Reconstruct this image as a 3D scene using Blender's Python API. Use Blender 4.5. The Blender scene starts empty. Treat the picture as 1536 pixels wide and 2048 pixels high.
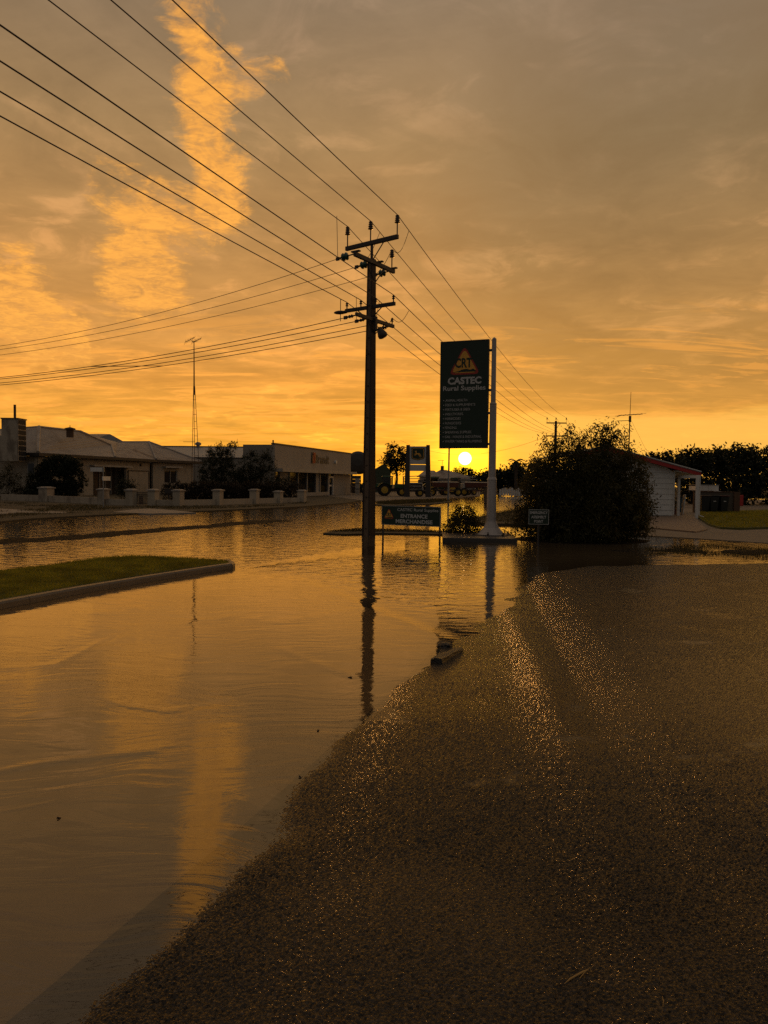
import bpy, bmesh, math, random
import numpy as np
from mathutils import Vector, Matrix

random.seed(7)
rng = np.random.default_rng(11)
sc = bpy.context.scene
COL = sc.collection
R = math.radians

# ------------------------------------------------------------------ camera
F_PX, EYE = 1500.0, 1.75
PITCH, ROLL = R(2.33), R(0.6)
cam = bpy.data.cameras.new('camera')
camo = bpy.data.objects.new('camera', cam)
COL.objects.link(camo)
cam.sensor_fit = 'HORIZONTAL'
cam.sensor_width = 36.0
cam.lens = 36.0 * F_PX / 1536.0
cam.clip_start, cam.clip_end = 0.1, 6000.0
CAM_ROT = (Matrix.Rotation(R(90) - PITCH, 3, 'X') @ Matrix.Rotation(ROLL, 3, 'Z'))
camo.matrix_world = Matrix.Translation((0, 0, EYE)) @ CAM_ROT.to_4x4()
sc.camera = camo


def ray(px, py):
    """direction in the world seen at a point of the 1536x2048 photograph"""
    return CAM_ROT @ Vector(((px - 768) / F_PX, -(py - 1024) / F_PX, -1.0))


def G(px, py, z=0.0):
    """point on the level z"""
    d = ray(px, py)
    t = (z - EYE) / d.z
    return Vector((d.x * t, d.y * t, z))


def D(px, py, Y):
    """point at the distance Y"""
    d = ray(px, py)
    t = Y / d.y
    return Vector((d.x * t, Y, EYE + d.z * t))


# ------------------------------------------------------------------ sky, sun
SUN_DIR = ray(930, 917).normalized()
SUN_EL = math.asin(SUN_DIR.z)
SUN_AZ = math.atan2(SUN_DIR.x, SUN_DIR.y)

world = bpy.data.worlds.new('World')
sc.world = world
world.use_nodes = True
wt = world.node_tree
wt.nodes.clear()


class NT:
    """small helper to write node trees as expressions"""

    def __init__(s, tree):
        s.t = tree

    def n(s, typ, **kw):
        nd = s.t.nodes.new(typ)
        for k, v in kw.items():
            setattr(nd, k, v)
        return nd

    def put(s, sock, v):
        if hasattr(v, 'is_output'):
            s.t.links.new(v, sock)
        else:
            sock.default_value = v

    def m(s, op, a, b=None, c=None, clamp=False):
        nd = s.n('ShaderNodeMath', operation=op, use_clamp=clamp)
        for i, v in enumerate((a, b, c)):
            if v is not None:
                s.put(nd.inputs[i], v)
        return nd.outputs[0]

    def vm(s, op, a, b=None, scale=None):
        nd = s.n('ShaderNodeVectorMath', operation=op)
        s.put(nd.inputs[0], a)
        if b is not None:
            s.put(nd.inputs[1], b)
        if scale is not None:
            s.put(nd.inputs['Scale'], scale)
        return nd.outputs['Value'] if op in ('DOT_PRODUCT', 'LENGTH', 'DISTANCE') else nd.outputs[0]

    def mix(s, f, a, b, mode='MIX'):
        nd = s.n('ShaderNodeMix', data_type='RGBA', blend_type=mode)
        s.put(nd.inputs[0], f)
        s.put(nd.inputs[6], a)
        s.put(nd.inputs[7], b)
        return nd.outputs[2]

    def ramp(s, f, stops, interp='LINEAR'):
        nd = s.n('ShaderNodeValToRGB')
        cr = nd.color_ramp
        cr.interpolation = interp
        while len(cr.elements) < len(stops):
            cr.elements.new(0.5)
        for e, (p, c) in zip(cr.elements, stops):
            e.position = p
            e.color = tuple(c) + (1,) if len(c) == 3 else c
        s.put(nd.inputs[0], f)
        return nd.outputs[0]

    def smooth(s, v, a, b):
        nd = s.n('ShaderNodeMapRange', interpolation_type='SMOOTHSTEP')
        s.put(nd.inputs[0], v)
        nd.inputs[1].default_value = a
        nd.inputs[2].default_value = b
        return nd.outputs[0]

    def noise(s, vec, scale, detail=4, rough=0.55, out='Fac', dist=0.0):
        nd = s.n('ShaderNodeTexNoise')
        s.put(nd.inputs['Vector'], vec)
        nd.inputs['Scale'].default_value = scale
        nd.inputs['Detail'].default_value = detail
        nd.inputs['Roughness'].default_value = rough
        nd.inputs['Distortion'].default_value = dist
        return nd.outputs[out]

    def comb(s, x, y, z):
        nd = s.n('ShaderNodeCombineXYZ')
        for i, v in enumerate((x, y, z)):
            s.put(nd.inputs[i], v)
        return nd.outputs[0]


def build_world():
    w = NT(wt)
    tc = w.n('ShaderNodeTexCoord')
    d = w.vm('NORMALIZE', tc.outputs['Generated'])
    sp = w.n('ShaderNodeSeparateXYZ')
    w.put(sp.inputs[0], d)
    x, y, z = sp.outputs
    zc = w.m('MAXIMUM', z, 0.0)
    # how far round from the sunset
    hor = w.vm('NORMALIZE', w.vm('MULTIPLY', d, (1, 1, 0)))
    sh = Vector((SUN_DIR.x, SUN_DIR.y, 0)).normalized()
    az = w.m('MULTIPLY_ADD', w.vm('DOT_PRODUCT', hor, tuple(sh)), 0.5, 0.5)
    front = w.ramp(zc, [(0.0, (.96, .415, .030)), (0.07, (.93, .395, .046)), (0.13, (.80, .328, .050)), (0.19, (.64, .288, .064)),
                        (0.30, (.470, .240, .074)), (0.40, (.385, .225, .090)), (0.55, (.262, .182, .112)), (0.75, (.22, .165, .118)), (1.0, (.205, .16, .12))])
    back = w.ramp(zc, [(0.0, (.080, .076, .074)), (0.3, (.088, .084, .082)), (0.7, (.15, .13, .112)), (1.0, (.205, .16, .12))])
    base = w.mix(w.smooth(az, 0.40, 0.97), back, front)
    # cloud sheet: noise on a level ceiling, so it draws together towards the horizon
    den = w.m('ADD', zc, 0.10)
    q = w.comb(w.m('DIVIDE', x, den), w.m('DIVIDE', y, den), 0.0)
    n1 = w.noise(q, 1.1, 7, 0.60, dist=0.3)
    n2 = w.noise(w.vm('ADD', q, (7.3, 2.1, 0.5)), 3.2, 8, 0.62, dist=0.6)
    n3 = w.noise(w.vm('MULTIPLY', q, (0.55, 1.6, 1)), 2.6, 9, 0.66, dist=1.0)
    shade = w.m('ADD', w.m('MULTIPLY_ADD', n1, 0.85, 0.42), w.m('MULTIPLY_ADD', n2, 0.60, -0.16))
    col = w.vm('SCALE', base, scale=shade)
    fleece = w.noise(w.vm('ADD', q, (1.7, 5.2, 2.5)), 4.2, 9, 0.60, dist=0.9)
    patch = w.m('MULTIPLY', w.smooth(n1, .40, .62), w.smooth(fleece, .46, .66))
    col = w.mix(w.m('MULTIPLY', patch, .95), col, w.vm('MULTIPLY', col, (1.42, 1.36, 1.40)))
    # a heavier part of the sheet to the north west
    hv = w.smooth(w.vm('DOT_PRODUCT', w.vm('ADD', d, w.vm('SCALE', w.comb(w.m('SUBTRACT', n1, .5), 0.0, w.m('SUBTRACT', n2, .5)), scale=.25)), tuple(ray(1440, 620).normalized())), .905, .985)
    col = w.mix(w.m('MULTIPLY', hv, w.smooth(zc, .07, .15)), col, w.vm('MULTIPLY', col, (.70, .77, .90)))
    # glowing streaks low in the west
    low = w.m('MULTIPLY', w.m('MULTIPLY', w.smooth(zc, 0.02, 0.07), w.smooth(zc, 0.24, 0.12)), w.smooth(az, .55, .95))
    streak = w.m('MULTIPLY', w.smooth(n3, 0.51, 0.61), low)
    col = w.mix(w.m('MULTIPLY', streak, .85), col, (1.06, .42, .062, 1))
    dark = w.m('MULTIPLY', w.smooth(n3, 0.50, 0.36), low)
    col = w.mix(w.m('MULTIPLY', dark, .40), col, (.52, .235, .038, 1))
    # clear pale gap under the edge of the cloud sheet, north of the sun
    gapd = w.vm('DOT_PRODUCT', d, tuple(ray(1420, 880).normalized()))
    nq = w.m('MULTIPLY_ADD', w.noise(q, 0.9, 5, .6), .05, -.025)
    edge = w.m('ADD', zc, nq)
    gap = w.m('MULTIPLY', w.smooth(edge, 0.098, 0.078), w.smooth(gapd, .955, .985))
    col = w.mix(w.m('MULTIPLY', gap, .80), col, (.95, .50, .09, 1))
    bank = w.m('MULTIPLY', w.m('MULTIPLY', w.smooth(edge, 0.080, 0.10), w.smooth(edge, 0.24, 0.12)), w.smooth(gapd, .95, .985))
    col = w.mix(w.m('MULTIPLY', bank, .5), col, (.42, .205, .045, 1))
    # the lit, torn cloud high in the south west
    wn = w.n('ShaderNodeTexNoise')
    w.put(wn.inputs['Vector'], d)
    wn.inputs['Scale'].default_value = 9.0
    wn.inputs['Detail'].default_value = 7
    wn.inputs['Roughness'].default_value = 0.65
    wob = w.vm('SCALE', w.vm('SUBTRACT', wn.outputs['Color'], (.5, .5, .5)), scale=0.10)
    dw = w.vm('ADD', d, wob)
    total = None
    for (px, py, rp, k) in [(350, 30, 50, .5), (395, 90, 55, .75), (395, 170, 60, .95), (405, 240, 55, .9), (415, 300, 50, .9), (445, 360, 50, 1.0), (440, 405, 50, 1.0),
                         (375, 440, 55, 1.0), (300, 440, 60, .7), (265, 500, 60, .85), (290, 560, 70, .9), (260, 600, 50, .7), (330, 590, 45, .6), (480, 170, 50, .8), (545, 150, 38, .45), (230, 380, 70, .35),
                         (5, 540, 50, .8), (45, 600, 60, .65), (100, 650, 62, .85), (150, 668, 35, .7), (30, 660, 90, .35)]:
        c = ray(px, py).normalized()
        dist = w.vm('DISTANCE', dw, tuple(c))
        mk = w.m('MULTIPLY', w.smooth(dist, rp * 1.5 / F_PX, rp * .15 / F_PX), k)
        total = mk if total is None else w.m('ADD', total, mk)
    wisp = w.noise(w.vm('MULTIPLY', q, (1.0, .8, 1)), 7.5, 10, 0.66, dist=0.8)
    wisp2 = w.noise(w.vm('MULTIPLY', q, (.9, 1.3, 1)), 22.0, 8, 0.62, dist=1.2)
    rag = w.m('ADD', w.m('MULTIPLY_ADD', wisp, 3.0, -1.5), w.m('MULTIPLY_ADD', wisp2, 1.1, -.55))
    tot = w.m('ADD', w.m('MULTIPLY', w.m('MINIMUM', total, 1.2), 1.0), w.m('MULTIPLY', rag, w.smooth(total, .0, .25)))
    tot = w.m('MULTIPLY', w.smooth(tot, .15, 1.40), w.m('MULTIPLY_ADD', fleece, .6, .74))
    lit = w.mix(w.smooth(w.m('MULTIPLY_ADD', wisp2, .5, w.m('MULTIPLY', wisp, .5)), .36, .64), (.78, .33, .062, 1), (1.04, .445, .070, 1))
    col = w.mix(w.m('MULTIPLY', tot, 1.0, clamp=True), col, lit)
    # glow round the sun and the disc itself
    sd = w.vm('DOT_PRODUCT', d, tuple(SUN_DIR))
    ang = w.m('ARCCOSINE', w.m('MINIMUM', sd, 1.0))
    up = w.smooth(z, -0.02, 0.0)
    g1 = w.m('EXPONENT', w.m('MULTIPLY', ang, -1 / R(1.0)))
    g2 = w.m('EXPONENT', w.m('MULTIPLY', ang, -1 / R(7.0)))
    glow = w.vm('ADD', w.vm('SCALE', (3.4, 2.3, .05), scale=g1), w.vm('SCALE', (.16, .06, -.008), scale=g2))
    col = w.vm('ADD', col, w.vm('SCALE', glow, scale=up))
    disc = w.m('MULTIPLY', w.smooth(ang, R(.52), R(.36)), up)
    col = w.vm('ADD', col, w.vm('SCALE', (14, 10, 5.0), scale=disc))
    # below the horizon: dull ground
    col = w.mix(up, (.05, .035, .02, 1), col)
    bg = w.n('ShaderNodeBackground')
    w.put(bg.inputs['Color'], w.vm('MAXIMUM', col, (0, 0, 0)))
    bg.inputs['Strength'].default_value = 1.0
    # clear evening air behind the clouds
    sky = w.n('ShaderNodeTexSky', sky_type='NISHITA', sun_disc=False)
    sky.sun_elevation = SUN_EL
    sky.sun_rotation = SUN_AZ
    bg2 = w.n('ShaderNodeBackground')
    w.put(bg2.inputs['Color'], w.vm('SCALE', sky.outputs[0], scale=.12))  # little of it gets through the cloud
    bg2.inputs['Strength'].default_value = 0.05
    add = w.n('ShaderNodeAddShader')
    w.put(add.inputs[0], bg.outputs[0])
    w.put(add.inputs[1], bg2.outputs[0])
    out = w.n('ShaderNodeOutputWorld')
    w.put(out.inputs[0], add.outputs[0])


build_world()
world.cycles.sampling_method = 'MANUAL'
world.cycles.sample_map_resolution = 2048

sunl = bpy.data.lights.new('sun', 'SUN')
sunl.energy = 0.09
sunl.angle = R(0.5)
sunl.color = (1.0, .42, .10)
suno = bpy.data.objects.new('sun', sunl)
suno.rotation_euler = SUN_DIR.to_track_quat('Z', 'Y').to_euler()
suno.location = SUN_DIR * 300
COL.objects.link(suno)

vs = sc.view_settings
vs.view_transform = 'Standard'
vs.look = 'None'
vs.exposure = 0.0
vs.gamma = 1.0
vs.use_curve_mapping = False
cy = sc.cycles
cy.max_bounces = 8
cy.transparent_max_bounces = 24
cy.diffuse_bounces = 2
cy.glossy_bounces = 4
cy.use_denoising = False
cy.sample_clamp_indirect = 3.0
cy.sample_clamp_direct = 6.0
cy.blur_glossy = 0.1


# ------------------------------------------------------------------ materials
def new_mat(name):
    m = bpy.data.materials.new(name)
    m.use_nodes = True
    t = NT(m.node_tree)
    b = m.node_tree.nodes['Principled BSDF']
    return m, t, b


def mat(name, col, rough=.7, var=.18, scale=6.0, bump=0.0, bscale=40.0, metal=0.0, spec=.5, stain=None, stain_scale=1.5, stain_amt=.5):
    m, t, b = new_mat(name)
    geo = t.n('ShaderNodeNewGeometry')
    p = geo.outputs['Position']
    n = t.noise(p, scale, 6, .6)
    f = t.m('MULTIPLY_ADD', n, 2 * var, 1 - var)
    c = t.vm('SCALE', tuple(col), scale=f)
    if stain:
        s = t.noise(t.vm('MULTIPLY', p, (1, 1, .35)), stain_scale, 7, .65)
        c = t.mix(t.m('MULTIPLY', t.smooth(s, .45, .68), stain_amt), c, tuple(stain) + (1,))
    t.put(b.inputs['Base Color'], c)
    t.put(b.inputs['Roughness'], t.m('MULTIPLY_ADD', n, .25, rough - .12, clamp=True))
    b.inputs['Metallic'].default_value = metal
    b.inputs['Specular IOR Level'].default_value = spec
    if bump:
        bn = t.n('ShaderNodeBump')
        bn.inputs['Strength'].default_value = bump
        bn.inputs['Distance'].default_value = .02
        t.put(bn.inputs['Height'], t.noise(p, bscale, 5, .6))
        t.put(b.inputs['Normal'], bn.outputs[0])
    return m


def leaf_mat(name, c1, c2, trans=.35):
    m, t, b = new_mat(name)
    geo = t.n('ShaderNodeNewGeometry')
    rnd = geo.outputs['Random Per Island']
    c = t.mix(rnd, tuple(c1) + (1,), tuple(c2) + (1,))
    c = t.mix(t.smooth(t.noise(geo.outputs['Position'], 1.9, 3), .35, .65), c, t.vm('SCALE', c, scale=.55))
    t.put(b.inputs['Base Color'], c)
    b.inputs['Roughness'].default_value = .5
    b.inputs['Specular IOR Level'].default_value = .3
    tr = t.n('ShaderNodeBsdfTranslucent')
    t.put(tr.inputs[0], t.vm('MULTIPLY', c, (1.6, 1.5, .6)))
    mx = t.n('ShaderNodeMixShader')
    mx.inputs[0].default_value = trans
    t.put(mx.inputs[1], b.outputs[0])
    t.put(mx.inputs[2], tr.outputs[0])
    t.put(m.node_tree.nodes['Material Output'].inputs[0], mx.outputs[0])
    return m


def asphalt_mat(name, base=(.0115, .009, .0072), wet=.085, spec=.50):
    """chip seal: dark binder, stones of several colours, a wet film of uneven gloss"""
    m, t, b = new_mat(name)
    geo = t.n('ShaderNodeNewGeometry')
    p = geo.outputs['Position']
    v = t.n('ShaderNodeTexVoronoi')
    t.put(v.inputs['Vector'], p)
    v.inputs['Scale'].default_value = 95.0
    c = t.ramp(v.outputs['Color'], [(0, tuple(k * .45 for k in base)), (.45, base), (.8, tuple(k * 1.9 for k in base)), (1, (.10, .075, .06))])
    big = t.noise(p, .55, 6, .6)
    c = t.vm('SCALE', c, scale=t.m('MULTIPLY_ADD', big, .9, .55))
    t.put(b.inputs['Base Color'], c)
    at = t.n('ShaderNodeAttribute', attribute_name='film')
    film = at.outputs['Fac']
    fine = t.noise(p, 60, 3, .6)
    rough = t.m('ADD', t.m('MULTIPLY_ADD', film, -.06, wet + .05), t.m('MULTIPLY', fine, .07))
    t.put(b.inputs['Roughness'], rough)
    b.inputs['Specular IOR Level'].default_value = spec
    bn = t.n('ShaderNodeBump')
    t.put(bn.inputs['Strength'], t.m('MULTIPLY_ADD', film, -.80, 1.0))
    bn.inputs['Distance'].default_value = .013
    h = t.m('SUBTRACT', t.m('MULTIPLY', t.noise(p, 140, 4, .7), .8), v.outputs['Distance'])
    t.put(bn.inputs['Height'], h)
    t.put(b.inputs['Normal'], bn.outputs[0])
    return m


def water_mat():
    m, t, b = new_mat('flood_water')
    m.node_tree.nodes.remove(b)
    geo = t.n('ShaderNodeNewGeometry')
    p = geo.outputs['Position']
    at = t.n('ShaderNodeAttribute', attribute_name='chop')
    chop = at.outputs['Fac']
    # wind ripples and flow lines, finest in the shallow sheet over the concrete
    pf = t.vm('MULTIPLY', p, (1.0, 1.7, 1))
    r1 = t.noise(pf, 2.6, 2, .5, dist=.6)
    r2 = t.noise(pf, 9.0, 2, .45, dist=.5)
    r3 = t.noise(t.vm('MULTIPLY', t.vm('ADD', p, t.vm('SCALE', t.noise(p, .5, 2, out='Color'), scale=1.2)), (.55, 2.2, 1)), 2.6, 4, .5, dist=1.0)
    h = t.m('ADD', t.m('MULTIPLY', t.m('ADD', t.m('MULTIPLY', r1, 3.0), t.m('MULTIPLY', r2, .34)), chop), t.m('ADD', t.m('MULTIPLY', r3, .42), t.m('MULTIPLY', r2, .016)))
    bn = t.n('ShaderNodeBump')
    bn.inputs['Strength'].default_value = 1.0
    bn.inputs['Distance'].default_value = .0075
    t.put(bn.inputs['Height'], h)
    fr = t.n('ShaderNodeFresnel')
    fr.inputs['IOR'].default_value = 1.85
    t.put(fr.inputs['Normal'], bn.outputs[0])
    gl = t.n('ShaderNodeBsdfGlossy')
    gl.inputs['Color'].default_value = (.95, .92, .86, 1)
    gl.inputs['Roughness'].default_value = .025
    t.put(gl.inputs['Normal'], bn.outputs[0])
    tr = t.n('ShaderNodeBsdfTransparent')
    tr.inputs[0].default_value = (.90, .82, .66, 1)
    df = t.n('ShaderNodeBsdfDiffuse')
    silt = t.noise(p, .7, 5, .6)
    t.put(df.inputs[0], t.vm('SCALE', (.46, .34, .21), scale=t.m('MULTIPLY_ADD', silt, .4, .8)))
    body = t.n('ShaderNodeMixShader')
    t.put(body.inputs[0], t.m('MULTIPLY_ADD', chop, .25, .08))
    t.put(body.inputs[1], tr.outputs[0])
    t.put(body.inputs[2], df.outputs[0])
    mx = t.n('ShaderNodeMixShader')
    t.put(mx.inputs[0], fr.outputs[0])
    t.put(mx.inputs[1], body.outputs[0])
    t.put(mx.inputs[2], gl.outputs[0])
    t.put(m.node_tree.nodes['Material Output'].inputs[0], mx.outputs[0])
    return m


def roof_mat(name, col, rust=(.10, .055, .035), direction=(1, 0, 0), pitch=.076, amt=.6):
    m, t, b = new_mat(name)
    geo = t.n('ShaderNodeNewGeometry')
    p = geo.outputs['Position']
    u = t.vm('DOT_PRODUCT', p, direction)
    s = t.noise(t.comb(u, 0, 0), .9, 5, .7)
    s2 = t.noise(p, .8, 6, .65)
    f = t.smooth(t.m('ADD', t.m('MULTIPLY', s, .6), t.m('MULTIPLY', s2, .4)), .46, .62)
    c = t.mix(t.m('MULTIPLY', f, amt), tuple(col) + (1,), tuple(rust) + (1,))
    t.put(b.inputs['Base Color'], c)
    b.inputs['Roughness'].default_value = .55
    b.inputs['Metallic'].default_value = .0
    bn = t.n('ShaderNodeBump')
    bn.inputs['Strength'].default_value = .6
    bn.inputs['Distance'].default_value = .02
    t.put(bn.inputs['Height'], t.m('SINE', t.m('MULTIPLY', u, 6.283 / pitch)))
    t.put(b.inputs['Normal'], bn.outputs[0])
    return m


def glass_mat(name, tint=(.02, .02, .02)):
    m, t, b = new_mat(name)
    b.inputs['Base Color'].default_value = tint + (1,)
    b.inputs['Roughness'].default_value = .06
    b.inputs['Specular IOR Level'].default_value = .5
    geo = t.n('ShaderNodeNewGeometry')
    t.put(b.inputs['Roughness'], t.m('MULTIPLY_ADD', t.noise(geo.outputs['Position'], 3, 3), .08, .03))
    return m


def brick_mat(name, c1, c2, mortar, scale=4.0):
    m, t, b = new_mat(name)
    geo = t.n('ShaderNodeNewGeometry')
    br = t.n('ShaderNodeTexBrick')
    t.put(br.inputs['Vector'], t.vm('MULTIPLY', geo.outputs['Position'], (1, 1, 1)))
    br.inputs['Color1'].default_value = c1 + (1,)
    br.inputs['Color2'].default_value = c2 + (1,)
    br.inputs['Mortar'].default_value = mortar + (1,)
    br.inputs['Scale'].default_value = scale
    br.inputs['Mortar Size'].default_value = .02
    n = t.noise(geo.outputs['Position'], 3, 5, .6)
    t.put(b.inputs['Base Color'], t.vm('SCALE', br.outputs['Color'], scale=t.m('MULTIPLY_ADD', n, .6, .7)))
    b.inputs['Roughness'].default_value = .8
    return m


M = {}
M['asphalt'] = asphalt_mat('chip_seal')
M['road'] = asphalt_mat('road_asphalt', (.011, .009, .007), .60, .06)
M['water'] = water_mat()
M['concrete'] = mat('concrete', (.30, .25, .20), .7, .25, 2.5, .3, 30, stain=(.14, .11, .08), stain_scale=.8)
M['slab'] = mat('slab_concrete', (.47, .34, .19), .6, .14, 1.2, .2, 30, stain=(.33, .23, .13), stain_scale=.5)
M['kerb'] = mat('kerb_concrete', (.13, .105, .08), .42, .2, 5, .3, 60, stain=(.09, .075, .055), stain_scale=3)
M['steel_dark'] = mat('dark_steel', (.045, .035, .028), .55, .2, 6)
M['pole_conc'] = mat('pole_concrete', (.16, .105, .065), .85, .3, 3, .3, 50, stain=(.07, .045, .03), stain_scale=2)
M['pole_steel'] = mat('pole_steel', (.035, .022, .016), .75, .3, 4, stain=(.06, .03, .018), stain_scale=3)
M['galv'] = mat('galvanised_steel', (.30, .29, .27), .5, .15, 5, metal=.3)
M['rusty'] = mat('rusty_steel', (.10, .055, .03), .8, .3, 6)
M['wire'] = mat('wire_metal', (.03, .024, .02), .5, .1)
M['insul'] = mat('brown_porcelain', (.05, .03, .022), .25, .1)
M['insul_glass'] = mat('green_glass_disc', (.03, .10, .075), .1, .1)
M['sign_green'] = mat('sign_green', (.011, .027, .012), .45, .12, 2)
M['sign_orange'] = mat('sign_orange', (.82, .40, .05), .5, .08)
M['sign_red'] = mat('sign_red', (.42, .045, .025), .5, .08)
M['sign_white'] = mat('sign_white', (.56, .53, .49), .5, .06)
M['sign_back'] = mat('sign_frame_metal', (.20, .20, .19), .5, .1)
M['white'] = mat('white_paint', (.72, .69, .64), .5, .1, 2, stain=(.40, .34, .27), stain_scale=1.2, stain_amt=.35)
M['pole_white'] = mat('pole_white_paint', (.46, .41, .38), .4, .08, 2, stain=(.27, .22, .18), stain_scale=1, stain_amt=.5)
M['plinth'] = mat('plinth_concrete', (.055, .043, .033), .38, .3, 4, .3, 50)
M['board'] = mat('painted_board', (.70, .68, .63), .55, .1, 3, stain=(.45, .40, .33), stain_scale=1.5, stain_amt=.4)
M['redpaint'] = mat('red_paint', (.42, .025, .02), .45, .1, 3)
M['render'] = mat('cream_render', (.46, .385, .28), .85, .14, 1.5, .2, 30, stain=(.27, .21, .145), stain_scale=.9, stain_amt=.6)
M['render_old'] = mat('weathered_render', (.42, .35, .26), .85, .25, 2.2, .3, 25, stain=(.14, .105, .075), stain_scale=1.6, stain_amt=.75)
M['trim_dark'] = mat('dark_trim', (.05, .04, .033), .6, .15)
M['trim_light'] = mat('light_trim', (.42, .38, .32), .6, .15, stain=(.2, .16, .12))
M['wood'] = mat('brown_timber', (.12, .075, .042), .7, .3, 4)
M['glass'] = glass_mat('dark_glass')
M['curtain'] = mat('pale_blind', (.45, .40, .32), .8, .2, 4)
M['roof_grey'] = roof_mat('corrugated_roof', (.31, .265, .225), (.17, .125, .095), (1, 0, 0), .15, .7)
M['roof_rust'] = roof_mat('rusted_roof', (.31, .26, .22), (.10, .06, .04), (.75, -.66, 0), .15, .9)
M['ridge'] = mat('ridge_cap', (.37, .32, .27), .55, .2, 3, stain=(.16, .11, .08), stain_scale=1.2)
M['shed_roof'] = roof_mat('shed_roof', (.30, .31, .31), (.2, .2, .19), (1, 0, 0), .3, .5)
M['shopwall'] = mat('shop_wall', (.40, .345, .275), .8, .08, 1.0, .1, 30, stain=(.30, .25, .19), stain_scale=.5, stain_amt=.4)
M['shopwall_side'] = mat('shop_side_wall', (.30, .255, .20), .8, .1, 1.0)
M['brick'] = brick_mat('brown_brick', (.13, .065, .032), (.10, .05, .027), (.11, .085, .06), 5)
M['paver'] = mat('clay_paver', (.20, .135, .09), .6, .35, 9, .3, 40)
M['binblue'] = mat('blue_plastic', (.035, .085, .115), .5, .1)
M['bindark'] = mat('dark_plastic', (.018, .018, .016), .5, .1)
M['binlid'] = mat('bin_lid_tan', (.12, .075, .04), .5, .15)
M['binred'] = mat('bin_lid_red', (.10, .022, .018), .5, .15)
M['tractor_green'] = mat('tractor_green', (.02, .075, .022), .35, .12, 4)
M['tractor_yellow'] = mat('rim_yellow', (.55, .34, .03), .45, .15, 4)
M['rubber'] = mat('tyre_rubber', (.016, .015, .014), .8, .2)
M['machine_red'] = mat('implement_paint', (.12, .035, .018), .5, .2, 4)
M['tankpoly'] = mat('pale_poly_tank', (.42, .40, .35), .4, .1)
M['tank_dark'] = mat('dark_tank', (.05, .042, .032), .5, .15)
M['green_shed'] = roof_mat('green_shed_sheet', (.045, .06, .028), (.04, .05, .03), (1, 0, 0), .2, .4)
M['grass'] = mat('lawn_soil', (.10, .10, .02), .9, .35, 14, .6, 80)
M['drygrass'] = mat('dry_verge_soil', (.075, .055, .024), .9, .4, 6, .6, 40, stain=(.04, .03, .018), stain_scale=.7)
M['mud'] = mat('mud', (.07, .048, .028), .45, .4, 5, .6, 40)
M['yard'] = mat('yard_gravel', (.20, .155, .11), .75, .3, 3, .4, 40, stain=(.10, .075, .05), stain_scale=.35, stain_amt=.6)
M['blade'] = leaf_mat('grass_blade', (.20, .22, .024), (.38, .32, .036), .5)
M['blade_dry'] = leaf_mat('dry_blade', (.10, .075, .03), (.055, .055, .018), .35)
M['leaf_bush'] = leaf_mat('willow_leaf', (.040, .044, .014), (.095, .080, .026), .40)
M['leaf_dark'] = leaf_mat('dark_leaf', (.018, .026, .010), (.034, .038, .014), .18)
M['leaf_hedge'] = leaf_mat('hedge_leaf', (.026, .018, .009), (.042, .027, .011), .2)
M['leaf_gum'] = leaf_mat('gum_leaf', (.035, .035, .014), (.06, .05, .02), .35)
M['bark'] = mat('bark', (.07, .05, .035), .9, .3, 8, .6, 30)
M['rock'] = mat('dark_wet_rock', (.012, .010, .008), .4, .4, 12, .8, 40)
M['straw'] = mat('dry_straw', (.45, .27, .08), .6, .2, 40)


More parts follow.
